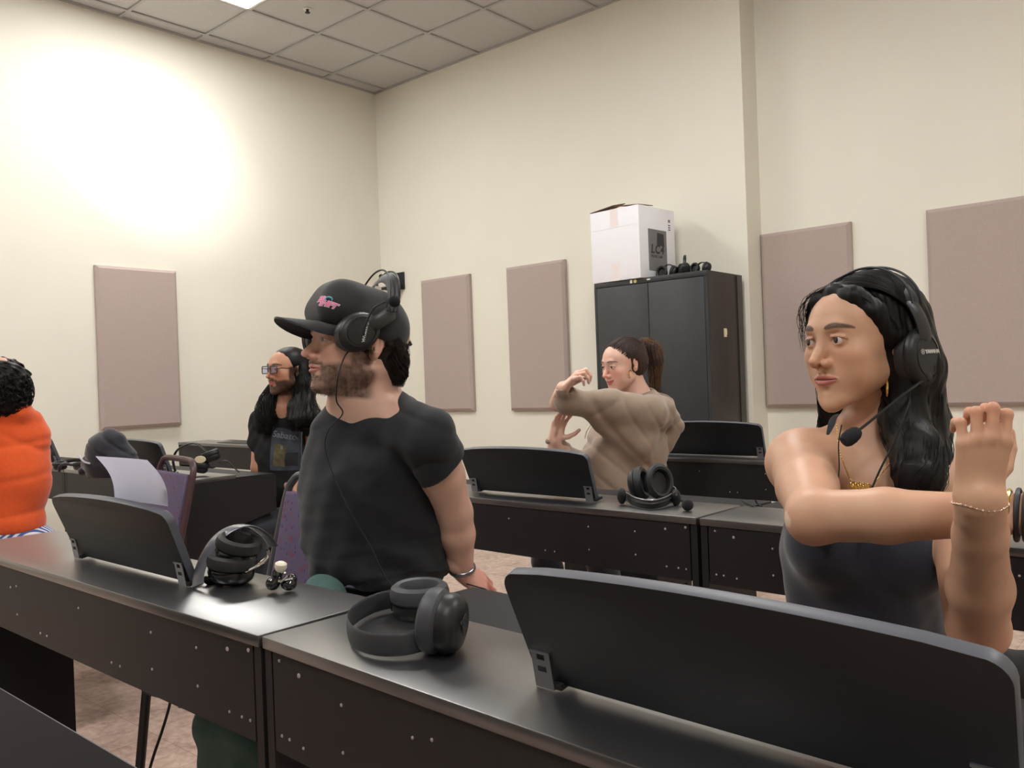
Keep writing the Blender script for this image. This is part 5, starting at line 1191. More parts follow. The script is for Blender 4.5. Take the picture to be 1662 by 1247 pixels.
# ---------------------------------------------------------------- the man with glasses and long hair
def person_glasses():
    root = empty('person', P(460, 780, 3.95)*[1, 1, 0], label='smiling long-haired bearded person with glasses and a printed black T-shirt', cat='person')
    fr = headframe(467, 602, 3.95, 40, 0, 1, np.array([.98, .98, .95]))
    S = Sculpt(); head(S, fr, open_=.9, smile=.9, full=.94, top=-.020)
    R, t, sc = fr; hw = lambda x, y, z: t+R @ (np.array([x, y, z])*sc)
    nb = P(462, 668, 4.0); S.cone(hw(0, -.030, -.045), nb, .050, .056, .02)
    SL = P(506, 690, 3.95); SR = P(424, 684, 4.05)
    S.cone(nb, SL, .045, .045, .04); S.cone(nb, SR, .045, .045, .04); S.chain([nb, P(464, 760, 4.06)], [.06, .08], .05)
    ER = P(420, 760, 3.98); WR = P(468, 788, 3.93); EL = P(512, 770, 3.95); WL = P(478, 792, 3.90)
    S.chain([SR, ER, WR], [.042, .036, .024], .012); S.chain([SL, EL, WL], [.042, .036, .024], .012)
    hand(S, WR, P(495, 800, 3.90)-WR, CU, 1, .95); hand(S, WL, P(505, 806, 3.84)-WL, CU, -1, .95)
    c = hw(0, .01, 0); lo, hi = bb([hw(0, 0, .12), SL, SR, ER, EL, WR, WL, P(462, 770, 4.0), P(440, 806, 3.74)], .10)
    col = facecol(fr, (188, 138, 112), (168, 100, 92), beard=1.0, beardc=(22, 17, 16), browc=(20, 16, 15), blush=.35, browt=1.3, smile=.9)
    o = carve(S, 'body', [(c-.13, c+.13, .0026), (lo, hi, .007)], skinmat('skin_brown', 0), None, col); child(o, root); eyes(fr, o, look=(.1, 0))
    hm = bpy.data.materials['black_hair']
    H = Sculpt(); H.frame(R, t, sc); H.ell((0, -.020, .036), (.084, .100, .083), .02); H.ell((0, -.05, .0), (.078, .072, .085), .03)
    H.ell((0, .128, -.020), (.070, .090, .078), .010, 's'); H.ell((0, .115, -.08), (.085, .10, .09), .01, 's')
    for x in (-1, 1): H.ell((x*.055, .068, -.028), (.036, .050, .050), .012, 's'); H.ell((x*.084, -.002, -.006), (.018, .022, .030), .008, 's')
    H.frame()
    A_ = [hw(.07, -.03, .0), hw(.085, -.01, -.07), P(436, 655, 3.96), P(432, 682, 3.93), P(436, 700, 3.92)]
    B_ = [hw(-.07, -.04, .0), hw(-.085, -.03, -.07), P(496, 655, 3.90), P(502, 680, 3.86), P(500, 700, 3.86)]
    C_ = [hw(-.05, -.06, .0), hw(-.06, -.06, -.08), P(480, 662, 3.88), P(480, 682, 3.85), P(478, 694, 3.85)]
    H.chain(A_, [.03, .034, .036, .036, .02], .02); H.chain(B_, [.03, .038, .042, .044, .026], .02); H.chain(C_, [.03, .035, .036, .036, .02], .02)
    H.disp(lambda x, y, z: (.0004+.002*np.clip((1.22-z)*8, 0, 1))*np.sin((x*CR[0]+y*CR[1])*260+2*np.sin(z*20)))
    lo2, hi2 = bb([hw(-.09, .1, .14), hw(.09, -.13, .14), P(425, 700, 3.9), P(515, 715, 3.9), hw(-.1, -.13, -.1), hw(.1, .1, -.1)], .06); hair = carve(H, 'hair', [(lo2, hi2, .0045)], hm, None); child(hair, root)
    pp = np.concatenate([clump(A_, [.03, .038, .046, .052, .048], 260, 22, 1, .008), clump(B_, [.03, .040, .046, .050, .040], 260, 22, 2, .008), clump(C_, [.03, .036, .038, .038, .026], 120, 22, 3, .006)]); strands('hair_strands', pp, .0011, hm, hair)
    strands('hair_strands', clump([hw(.08, -.0, -.03), P(428, 655, 3.95), P(420, 690, 3.93), P(408, 692, 3.92)], [.01, .02, .018, .006], 30, 20, 9, .008), .0006, hm, hair)
    # glasses
    gm = mat('glasses_frame', srgb(24, 22, 34), .3); gl = MB()
    g_ = bpy.data.objects.new('glasses', None); COL.objects.link(g_); g_.parent = root; g_.matrix_parent_inverse = root_inv(root)
    for x in (-1, 1):
        cx_, w2, h2, rc = x*.0335, .0255, .0175, .006; pts = []
        for (sx, sz, a0) in ((1, 1, 0), (-1, 1, 90), (-1, -1, 180), (1, -1, 270)):
            for k in range(5):
                a = math.radians(a0+k*22.5); pts.append(hw(cx_+sx*(w2-rc)+rc*math.cos(a), .103-.05*abs(cx_+sx*w2)**1.2, .004+sz*(h2-rc)+rc*math.sin(a)))
        child(MB().tube(pts, .0021, 8, closed=True).build('rim', gm, None), root).parent = g_
        child(MB().tube([hw(x*.059, .100, .010), hw(x*.074, .084, .012), hw(x*.079, .03, .008), hw(x*.080, -.005, .004)], .0018, 8).build('temple', gm, None), root).parent = g_
    MB().tube([hw(-.008, .102, .008), hw(0, .105, .011), hw(.008, .102, .008)], .0018, 8).build('bridge', gm, g_)
    lm = bpy.data.materials.new('spectacle_lens'); lm.use_nodes = True; b_ = lm.node_tree.nodes['Principled BSDF']; b_.inputs['Base Color'].default_value = (.97, .98, 1, 1); b_.inputs['Transmission Weight'].default_value = .95; b_.inputs['Roughness'].default_value = .02; b_.inputs['IOR'].default_value = 1.1; b_.inputs['Coat Weight'].default_value = .6; b_.inputs['Coat Tint'].default_value = (.8, .82, 1, 1)
    for x in (-1, 1):
        l = MB(); l.prism([(x*.0335+(.0245)*math.copysign(abs(math.cos(a))**.5, math.cos(a)), .004+.0165*math.copysign(abs(math.sin(a))**.5, math.sin(a))) for a in np.linspace(0, 2*PI, 25)[:-1]], 1, .0995, .1005)
        lo_b = l.build('lens', lm, g_, sm=False); lo_b.matrix_world = frame(t, *(R.T*np.reshape(sc, (-1, 1))))
    for ch in list(g_.children):
        ch.matrix_parent_inverse = Matrix.Identity(4)
    g_.matrix_parent_inverse = root_inv(root)
    # T-shirt with its print
    T_ = Sculpt(); bk = -np.array(CF)
    T_.chain([P(462, 690, 4.02), P(462, 740, 4.02), P(464, 790, 4.02), P(464, 830, 4.02)], [.115, .135, .13, .13], .05, flat=(bk, .8))
    T_.cone(nb-CU*.03, SL, .05, .056, .04); T_.cone(nb-CU*.03, SR, .05, .056, .04)
    T_.chain([SR, SR*.55+ER*.45], [.056, .058], .02); T_.chain([SL, SL*.55+EL*.45], [.056, .058], .02)
    T_.cone(hw(0, -.02, -.07), nb-CU*.0, .056, .058, .006, 's'); T_.disp(lambda x, y, z: .002*np.sin(z*90+x*60)+.0016*np.sin(x*120-z*60))
    T_.plane(P(460, 838, 4.0), -CU, .004)
    lo3, hi3 = bb([P(405, 660, 3.9), P(520, 660, 4.1), P(405, 840, 3.9), P(520, 840, 4.1)], .10); sh = carve(T_, 't_shirt', [(lo3, hi3, .007)], mat('black_cotton', srgb(20, 21, 24), .9, bump=(400, .2, .001)), None); child(sh, root)
    from mathutils.bvhtree import BVHTree
    bm = bmesh.new(); bm.from_mesh(sh.data); bv = BVHTree.FromBMesh(bm); bm.free(); nrm = Vector(-CF)
    def drape(me, off, ref):
        for v in me.vertices:
            h = bv.ray_cast(Vector(v.co)+nrm*.25, -nrm)
            if h[0] is not None: v.co = h[0]+nrm*(off+(Vector(v.co)-Vector(ref)).dot(nrm))
    def patch(name, quad_, m_, off, n=10):
        bm = bmesh.new(); G = [[None]*(n+1) for _ in range(n+1)]
        a, b, c, d = [np.array(P(x, y, 3.8)) for x, y in quad_]
        for i in range(n+1):
            for j in range(n+1):
                u, v = i/n, j/n; p = (a*(1-u)+b*u)*(1-v)+(d*(1-u)+c*u)*v; h = bv.ray_cast(Vector(p)+nrm*.05, -nrm); G[i][j] = bm.verts.new((h[0] if h[0] is not None else Vector(p))+nrm*off)
        for i in range(n):
            for j in range(n): bm.faces.new((G[i][j], G[i][j+1], G[i+1][j+1], G[i+1][j]))
        mb = MB(); mb.bm.free(); mb.bm = bm; o_ = mb.build(name, m_, None); child(o_, root); o_.parent = sh; o_.matrix_parent_inverse = Matrix.Identity(4); return o_
    pm = mat('faded_print', srgb(58, 66, 78), .8, noise=(26, .4)); pale = mat('pale_shirt_print', srgb(120, 126, 134), .8); ol = mat('olive_print', srgb(92, 84, 58), .8, noise=(40, .4))
    patch('shirt_print', [(429, 694), (481, 704), (477, 768), (427, 768)], pm, .003)
    patch('print_border', [(480, 703), (482, 704), (478, 768), (476, 768)], pale, .005, 6)
    patch('print_figure', [(436, 722), (455, 726), (452, 762), (432, 760)], ol, .0045); patch('print_figure', [(452, 738), (473, 738), (472, 760), (452, 760)], mat('dark_print', srgb(34, 38, 44), .8), .0045)
    patch('print_figure', [(445, 726), (449, 727), (449, 733), (445, 733)], pale, .006, 3)
    o0 = np.array(P(430, 711, 3.8)); l = text('Sabaton', .040, frame(o0, CR*.985-CU*.17, CU*.985+CR*.17, -CF), pale, None, 'shirt_lettering', ex=.0003, bold=.0006, space=1.02); drape(l.data, .005, o0); child(l, root); l.parent = sh; l.matrix_parent_inverse = Matrix.Identity(4)
    HL = P(500, 860, 4.0); HR = P(440, 860, 4.08); HL[2] = HR[2] = .56; KL = HL+np.array([-.02, -.30, .0]); KR = HR+np.array([-.05, -.28, .0]); simple_legs(root, HL, HR, KL, KR, np.array([KL[0], KL[1]+.12, .09]), np.array([KR[0], KR[1]+.12, .09]), M['cloth_blk'], M['black'])
    return (HL+HR)/2
hg_ = person_glasses()
# ---------------------------------------------------------------- the person in orange at the left edge
def person_orange():
    root = empty('person', P(8, 860, 3.2)*[1, 1, 0], label='person in a bright orange hoodie seen from behind at the left edge', cat='person')
    fr = headframe(-2, 634, 3.2, 125, 0, 0, 1.0); S = Sculpt(); head(S, fr); R, t, sc = fr; hw = lambda x, y, z: t+R @ (np.array([x, y, z])*sc)
    nb = P(8, 676, 3.22); S.cone(hw(0, -.03, -.04), nb, .055, .06, .02); S.chain([nb, P(10, 800, 3.25)], [.06, .085], .04)
    SR = P(52, 712, 3.26); SL = P(-52, 712, 3.2); ER = P(45, 800, 3.4); EL = P(-90, 690, 2.95); WR = P(-10, 820, 3.5); WL = P(-130, 640, 2.9)
    S.chain([SR, ER, WR], [.042, .036, .024], .012); S.chain([SL, EL, WL], [.042, .036, .024], .012); hand(S, WL, CU-CR*.3, CF, 1); hand(S, WR, -CR+CF*.2, CU, 1)
    c = hw(0, 0, 0); lo, hi = bb([hw(0, 0, .13), SR, SL, ER, EL, WR, WL, WL+CU*.18, WR-CR*.18, P(10, 810, 3.2)], .09)
    o = carve(S, 'body', [(c-.13, c+.13, .004), (lo, hi, .008)], bpy.data.materials['skin_light'], None, facecol(fr, (206, 160, 138), (176, 110, 100), blush=.3)); child(o, root); eyes(fr, o)
    hm = bpy.data.materials['black_hair']; H = Sculpt(); H.frame(R, t, sc); H.ell((0, -.030, .035), (.092, .098, .088), .02); H.ell((0, -.06, -.03), (.080, .065, .075), .03); H.ell((0, .13, -.0), (.075, .095, .09), .01, 's')
    H.disp(lambda x, y, z: .006*np.sin(x*90+3*np.sin(z*70))*np.sin(z*100+y*60)+.003*np.sin(x*210+z*190)); H.frame()
    lo2, hi2 = bb([hw(-.1, -.13, .13), hw(.1, .1, .13), hw(.1, -.13, -.12), hw(-.1, .1, -.12)], .02); hair = carve(H, 'hair', [(lo2, hi2, .005)], hm, None); child(hair, root)
    rng = np.random.RandomState(8); cur = []
    for i in range(420):
        d = rng.randn(3); d[1] = -abs(d[1])*.8+.1; d /= np.linalg.norm(d); p = np.array([0, -.035, .01])+d*np.array([.090, .095, .095]); s_ = np.linspace(0, 1, 16); rr = .006
        u = np.cross(d, [0, 0, 1]); u /= np.linalg.norm(u)+1e-6; v = np.cross(d, u); q = p[None]+d[None]*(.012*np.sin(s_*PI))[:, None]+u[None]*(rr*np.cos(s_*9+i))[:, None]+v[None]*(rr*np.sin(s_*9+i)+0)[:, None]+np.array([0, 0, -1])[None]*(s_*.03)[:, None]; cur.append((R @ q.T).T+t)
    strands('hair_curls', cur, .0015, hm, hair)
    om = mat('orange_fleece', srgb(232, 92, 34), .9, sheen=.3, noise=(80, .05), bump=(300, .25, .001))
    T_ = Sculpt(); bk = -np.array(CF); T_.chain([P(8, 705, 3.24), P(8, 770, 3.24), P(6, 840, 3.24)], [.140, .155, .150], .05, flat=(bk, .8)); T_.cone(P(10, 668, 3.24), SR, .060, .062, .04); T_.cone(P(10, 668, 3.24), SL, .060, .062, .04)
    T_.chain([SR, ER, WR*.9+ER*.1], [.060, .054, .036], .03); T_.chain([SL, EL, WL*.9+EL*.1], [.060, .054, .036], .03)
    T_.chain([P(-5, 668, 3.16), P(30, 668, 3.19), P(50, 680, 3.25)], [.045, .045, .036], .02); T_.chain([P(50, 680, 3.25), P(60, 688, 3.27)], [.03, .024], .015)
    T_.cone(hw(0, -.02, -.05), P(5, 660, 3.22), .052, .054, .006, 's'); T_.plane(P(0, 868, 3.2), -CU+CR*.06, .02)
    def fold(x, y, z):
        a = x*CR[0]+y*CR[1]; return .003*np.sin(a*24+z*20+2*np.sin(z*9))+.009*groove(a*16+z*15+1.6*np.sin(z*7), .3)*np.clip(.5+np.sin(a*8+z*5), 0, 1)+.006*groove(z*24-a*15+1.5*np.sin(a*9), .3)
    T_.disp(fold); lo3, hi3 = bb([SR, SL, ER, EL, WR, WL, P(60, 660, 3.2), P(0, 880, 3.2), P(75, 880, 3.3)], .12); child(carve(T_, 'hoodie', [(lo3, hi3, .0075)], om, None), root)
    HR = P(40, 900, 3.25); HL = P(-30, 900, 3.2); HL[2] = HR[2] = .60; KR = HR+np.array([-.12, -.2, 0]); KL = HL+np.array([-.14, -.2, 0]); bm_ = mat('striped_shorts', srgb(92, 116, 168), .9)
    nt = bm_.node_tree; wv = nt.nodes.new('ShaderNodeTexWave'); wv.inputs['Scale'].default_value = 26; cr = nt.nodes.new('ShaderNodeValToRGB'); cr.color_ramp.interpolation = 'CONSTANT'; cr.color_ramp.elements[0].color = srgb(62, 88, 150); cr.color_ramp.elements[1].position = .55; cr.color_ramp.elements[1].color = srgb(214, 216, 224)
    tc = nt.nodes.new('ShaderNodeTexCoord'); nt.links.new(tc.outputs['Object'], wv.inputs['Vector']); nt.links.new(wv.outputs['Fac'], cr.inputs['Fac']); nt.links.new(cr.outputs['Color'], nt.nodes['Principled BSDF'].inputs['Base Color'])
    simple_legs(root, HL, HR, KL, KR, np.array([KL[0]+.05, KL[1]+.05, .09]), np.array([KR[0]+.02, KR[1]+.05, .09]), bm_, M['white_pl'], nm='shorts')
    return (HL+HR)/2
ho_ = person_orange()
# backless piano benches under the people who sit on no visible chair
def bench(c, rz, label, top=.425, w=.46, d=.30):
    o = empty('piano_bench', (c[0], c[1], 0), rz, label=label, cat='bench', group='black piano benches'); MB().box(-w/2, w/2, -d/2, d/2, top-.05, top, .012, None, 3).build('seat', M['leather'], o); MB().box(-w/2+.02, w/2-.02, -d/2+.02, d/2-.02, top-.09, top-.05).build('apron', M['lam_side'], o, sm=False)
    for sx in (-1, 1):
        for sy in (-1, 1): MB().box(sx*(w/2-.035)-.018, sx*(w/2-.035)+.018, sy*(d/2-.035)-.018, sy*(d/2-.035)+.018, 0, top-.09).build('leg', M['lam_side'], o, sm=False)
bench(hb_, 0, 'black piano bench under the person in the beige hoodie'); bench(hg_, 0, 'black piano bench under the long-haired person with glasses'); bench(ho_+np.array([-.08, .08, 0]), -.1, 'black piano bench under the person in orange', w=.36, d=.26)
bench(P(1455, 1170, 1.46), 0, 'black piano bench under the person in the navy tank top', top=.45)
# ---------------------------------------------------------------- things lying about
def unz(px, py, z):
    d = P(px, py, 1.0)-CAMP; return CAMP+d*((z-CAMP[2])/d[2])
def uny(px, py, y):
    d = P(px, py, 1.0)-CAMP; return CAMP+d*((y-CAMP[1])/d[1])
Zt = .82
CRh = np.array([CR[0], CR[1], 0]); CRh /= np.linalg.norm(CRh); CFh = np.array([CF[0], CF[1], 0]); CFh /= np.linalg.norm(CFh); UP = np.array([0, 0, 1.0])
CUP = [(0, .0), (.034, .0), (.040, .004), (.042, .011), (.0415, .018), (.039, .020)]
def cup_at(o, c, n, up, mshell, mpad, r=1.0, depth=1.0, names=('ear_cup', 'ear_pad'), inner=True, ax=.86, ay=1.0):
    """shell opens along n; the pad sits on the n side"""
    n = Vector(n).normalized(); u = Vector(up); u = (u-n*u.dot(n)).normalized(); x = u.cross(n); Mx = frame(c, x, u, n)
    sh = MB().lathe([(0, -.016*depth), (.022*r, -.0158*depth), (.031*r, -.0135*depth), (.0375*r, -.008*depth), (.040*r, .0), (.039*r, .006*depth), (.033*r, .007*depth), (0, .007*depth)], 40, Mx, ax, ay).build(names[0], mshell, o)
    MB().lathe([(.037*r, .006*depth), (.0425*r, .010*depth), (.0435*r, .017*depth), (.041*r, .024*depth), (.035*r, .0275*depth), (.029*r, .026*depth), (.0255*r, .020*depth), (.024*r, .010*depth), (.0, .008*depth)], 40, Mx, ax, ay).build(names[1], mpad, sh)
    return sh, Mx
def rel(o, p): return Vector(p)-o.location
# 1 folded glossy headphones on the left front piano
b0 = unz(378, 948, Zt); h1 = empty('headphones', b0, label='folded glossy black headphones standing on the front-left piano top', cat='headphones')
k1 = 1/875.0
def L1(dx, dz, dd=0.0): return Vector(CRh*dx*k1+UP*dz*k1+CFh*dd)
gl2 = mat('satin_headband', srgb(88, 90, 98), .25, spec=.7)
cup_at(h1, L1(-2, 20, .0), (.12, .05, 1), (1, 0, 0), M['gloss'], M['leather'], 1.06, 1.25, ax=1.0, ay=1.06)
cup_at(h1, L1(8, 50, .0), (.28, .12, .95), (1, 0, 0), M['gloss'], M['leather'], .98, 1.15, ax=1.0, ay=1.0)
bn = Vector(CRh*.80-CFh*.60); bd_ = Vector(CRh*.60+CFh*.80)   # the band stands in a plane turned a little to the right
pts = [(-46, 6), (-47, 24), (-40, 48), (-26, 72), (-4, 88), (22, 90), (44, 74), (56, 52)]
MB().tube(spline([Vector(CRh*x*k1+UP*z*k1+CFh*(-.035+.085*(i/7))) for i, (x, z) in enumerate(pts)], 8), .0165, 16, flat=(1.0, .17, tuple(CRh*.80-CFh*.60), 1)).build('headband', gl2, h1)
MB().tube(spline([L1(-42, 12, -.01), L1(-38, 4, .0), L1(-20, 0, .01)], 5), .006, 10).build('hinge', M['gloss'], h1); MB().tube(spline([L1(56, 52, .012), L1(54, 38, .01), L1(38, 28, -.02), L1(24, 24, -.025)], 6), .0035, 10).build('yoke', M['silver'], h1)
# 2 little glossy shells with chrome
b0 = unz(457, 961, Zt); g1 = empty('earbuds', b0, label='small glossy black and chrome earbuds beside the folded headphones', cat='earbuds')
k2 = 1/914.0
def L2(dx, dz, dd=0.0): return Vector(CRh*dx*k2+UP*dz*k2+CFh*dd)
def blob(name, parts, m_, par, h=.0016, k=.004):
    S = Sculpt()
    for c, r in parts: S.ell(c, r, k)
    P_ = np.array([np.array(c) for c, r in parts]); rm = max(np.max(r) for c, r in parts); v, f = nets(S.field(*[np.arange(P_[:, i].min()-rm-.006, P_[:, i].max()+rm+.006, h).astype(np.float32) for i in range(3)]), *[np.arange(P_[:, i].min()-rm-.006, P_[:, i].max()+rm+.006, h).astype(np.float64) for i in range(3)])
    return link(name, mesh_np(name, v, f), m_, par)
blob('shell', [(L2(-14, 14), (.013, .012, .012)), (L2(-6, 26), (.009, .009, .016))], M['gloss'], g1); blob('shell', [(L2(12, 12), (.016, .013, .011)), (L2(18, 20), (.009, .009, .010))], M['gloss'], g1)
MB().lathe([(0, .0), (.0075, .0), (.011, .008), (.0105, .014), (.006, .017), (0, .018)], 24, Matrix.Translation(L2(-1, 34)) @ Matrix.Rotation(.25, 4, 'Y')).build('ear_tip', mat('pale_tip', srgb(222, 214, 196), .3), g1)
MB().sphere(L2(2, 33), .005, 12).sphere(L2(6, 30), .0035, 12).tube([L2(-2, 20, -.010), L2(22, 24, -.010)], .0022, 8).tube([L2(2, 18, -.012), L2(14, 28, -.010)], .0025, 8).build('chrome_trim', M['silver'], g1)
# 3 grey-black wireless headphones lying on the right front piano
b0 = unz(660, 1035, Zt); h2 = empty('headphones', b0, label='matte black JBL headphones lying on the front-right piano near its left corner', cat='headphones')
G = lambda px, py, h: Vector(unz(px, py, Zt+h))-Vector(b0)
mband = mat('charcoal_rubber_band', srgb(50, 52, 56), .5)
MB().tube(spline([G(656, 973, .020), G(640, 972, .021), G(610, 979, .020), (G(580, 994, .019)), G(565, 1013, .018), G(574, 1034, .018), G(606, 1046, .018), G(650, 1047, .019), G(690, 1038, .021), G(722, 1024, .026)], 8), .0148, 16, flat=(1.0, .16, (0, 0, 1), 1)).build('headband', mband, h2)
MB().box(-.016, .016, -.004, .004, -.016, .016, .003, Matrix.Translation(G(650, 975, .021)) @ Matrix.Rotation(math.atan2(CRh[1], CRh[0]), 4, 'Z')).build('slider_block', M['black'], h2)
MB().tube(spline([G(655, 976, .014), G(668, 984, .012), G(682, 990, .012)], 4), .005, 10).build('yoke', M['satin'], h2)
cup_at(h2, G(682, 985, .014), (0.02, -.03, 1), CRh, M['black'], mat('grey_pad', srgb(58, 60, 65), .5), 1.02, 1.35, ax=1.0, ay=1.05)
nr = Vector(-CRh*.92+CFh*.28+UP*.12).normalized()
sh_, Mc = cup_at(h2, G(729, 1012, .040), nr, UP, M['black'], bpy.data.materials['grey_pad'], 1.02, 1.3, ax=.92, ay=1.0)
MB().tube(spline([G(700, 1040, .022), G(722, 1028, .018), G(742, 1022, .016), G(752, 1010, .022)], 5), .009, 12, flat=(1.0, .5, (0, 0, 1))).build('yoke', M['satin'], h2)
xo = (UP-np.array(nr)*(UP @ np.array(nr))); xo /= np.linalg.norm(xo); out = -np.array(nr); xr = np.cross(UP, out); xr /= np.linalg.norm(xr); yr = np.cross(out, xr)
rotj = math.radians(-62); x3 = xr*math.cos(rotj)+yr*math.sin(rotj); y3 = -xr*math.sin(rotj)+yr*math.cos(rotj)
oc = np.array(G(729, 1012, .040))+out*.0222; text('JBL', .020, frame(oc-x3*.016-y3*.007, x3, y3, out), M['satin'], sh_, bold=.0006)
# 4 headset with a foam-tipped boom on the middle piano
b0 = unz(1060, 822, Zt); h3 = empty('headset', b0, label='black headset with a round foam microphone lying on the middle piano', cat='headset')
G = lambda px, py, h: Vector(unz(px, py, Zt+h))-Vector(b0)
cf, cr_ = Vector(CFh), Vector(CRh)
def up_(p, h): return Vector(p)+Vector((0, 0, h))
cup_at(h3, up_(G(1068, 815, 0), .056), -cf*.9+cr_*.25+Vector((0, 0, .2)), (0, 0, 1), M['black'], M['leather'], 1.08, 1.1, ax=.86, ay=1.12)
cup_at(h3, up_(G(1034, 813, 0), .048), -cf*.55+cr_*.8+Vector((0, 0, .25)), cr_*.5+Vector((0, 0, 1)), M['black'], M['leather'], 1.02, 1.1, ax=.86, ay=1.12)
loop = [G(1010, 800, .030), G(1014, 806, .020), G(1032, 816, .014), G(1058, 820, .012), G(1082, 814, .016), G(1096, 803, .024), G(1092, 797, .034)]
MB().tube(spline(loop, 8), .011, 12, flat=(1.0, .25, (0, 0, 1), 1)).build('headband', M['leather'], h3)
for dz in (.004, .014): MB().tube(spline([p+Vector((0, 0, dz))-cf*.006 for p in loop], 8), .0022, 8).build('band_wire', M['metal'] if dz > .01 else M['satin'], h3)
for p in (G(1009, 805, .026), G(1097, 808, .022)): MB().sphere(p, (.014, .012, .024), 16).build('slider_arm', M['black'], h3)
bo = MB().tube(spline([G(1097, 806, .030), G(1100, 800, .034), G(1104, 812, .012), G(1112, 814, .014)], 5), .0028, 8).build('boom_arm', M['satin'], h3); MB().sphere(G(1116, 820, .016), .0155, 20).build('foam_windscreen', M['foam'], bo)
# 5 headset on the left piano
b0 = unz(325, 772, Zt); h4 = empty('headset', b0, label='black headset with a cream badge standing on the right end of the left piano', cat='headset')
k5 = (Vector(b0)-Vector(CAMP)).dot(Vector(CF))/FPX
L5 = lambda dx, dz, dd=0.0: Vector(CRh*dx*k5+UP*dz*k5+CFh*dd)
MB().tube(spline([L5(-40, 8), L5(-43, 26), L5(-36, 42), L5(-20, 51), L5(-5, 52), L5(6, 44), L5(18, 30)], 7), .013, 12, flat=(.9, .3, tuple(CFh), 1)).build('headband', M['black'], h4)
MB().tube(spline([L5(-38, 6), L5(-30, -1), L5(-18, 0)], 5), .006, 10).build('slider_arm', M['satin'], h4)
cup_at(h4, L5(-2, 12), (.3*CRh[0], .3*CRh[1], .9), CRh, M['black'], M['leather'], 1.0, 1.1); c5, m5 = cup_at(h4, L5(18, 28, .01), Vector(-CRh*.3+UP*.9), CRh, M['black'], M['leather'], .95, 1.1)
MB().lathe([(0, .002), (.018, .002), (.019, 0)], 24, Matrix.Translation(L5(6, 27, -.036)) @ Vector(-CFh).to_track_quat('Z', 'Y').to_matrix().to_4x4(), 1.3, .8).build('badge', M['cream'], h4)
MB().tube(spline([L5(30, 20), L5(44, 22), L5(56, 10), L5(64, 3)], 6), .003, 7).build('cable', M['satin'], h4)
# 6 dark bag heap and a headset at its foot
S = Sculpt(); zc = Zt
bg = unz(165, 778, Zt); bg = bg+CFh*.06
kb = ((bg-CAMP) @ CF)/FPX
B_ = lambda dx, dz, dd=0.0: bg+CRh*dx*kb+UP*dz*kb+CFh*dd
S.chain([B_(-5, 22), B_(-2, 48), B_(8, 62)], [.085, .070, .038], .04); S.chain([B_(14, 50), B_(22, 28), B_(18, 14)], [.040, .062, .060], .04); S.chain([B_(-42, 12), B_(-28, 26), B_(-14, 52), B_(4, 68), B_(20, 60), B_(28, 50)], [.020, .030, .034, .026, .022, .012], .02)
S.cone(B_(-10, 8), B_(20, 8), .05, .05, .03); S.disp(lambda x, y, z: .006*groove((x+y)*22+z*26+1.6*np.sin(z*14), .3)+.005*groove(z*36-x*16+1.5*np.sin(x*20), .3)*np.clip(.5+np.sin(x*20), 0, 1)); S.plane((0, 0, Zt+.002), (0, 0, -1), .004)
for a, b, r in (): S.cone(B_(*a, -.07), B_(*b, -.06), r, r*.6, .015, 's')
bag = empty('cloth_bag', (bg[0], bg[1], Zt), label='slumped dark navy cloth bag on the left piano before its rest', cat='bag')
l_, h_ = bb([B_(-50, -5, -.1), B_(50, 80, .1), B_(-50, 80, .1), B_(50, 0, -.1)], .04); child(carve(S, 'bag_body', [(l_, h_, .0055)], M['cloth_blk'], None), bag)
for pp_ in ([B_(-48, 24, -.05), B_(-60, 26, -.05), B_(-70, 22, -.04), B_(-73, 14, -.03)],): child(MB().tube(spline(pp_, 6), .006, 8).build('strap', M['cloth_blk'], None), bag)
child(MB().tube(spline([B_(-34, 40, -.07), B_(-24, 30, -.08), B_(-14, 26, -.08)], 5), .004, 8).build('drawcord', M['paper'], None, label='white cord end'), bag)
b0 = unz(118, 766, Zt); h5 = empty('headset', b0, label='black headset lying flat between the cloth bag and the far-left rest', cat='headset')
k5 = ((b0-CAMP) @ CF)/FPX; L6 = lambda dx, dz, dd=0.0: Vector(CRh*dx*k5+UP*dz*k5+CFh*dd)
MB().tube(spline([L6(-26, 6), L6(-22, 14, .02), L6(-2, 18, .03), L6(20, 16, .02), L6(30, 10)], 6), .009, 10, flat=(1, .4, (0, 0, 1), 1)).build('headband', M['leather'], h5)
cup_at(h5, L6(-20, 9), (.1, -.1, 1), CRh, M['black'], M['leather'], .8, .9); cup_at(h5, L6(14, 8), (-.1, -.1, 1), CRh, M['gloss'], M['leather'], .9, .9)
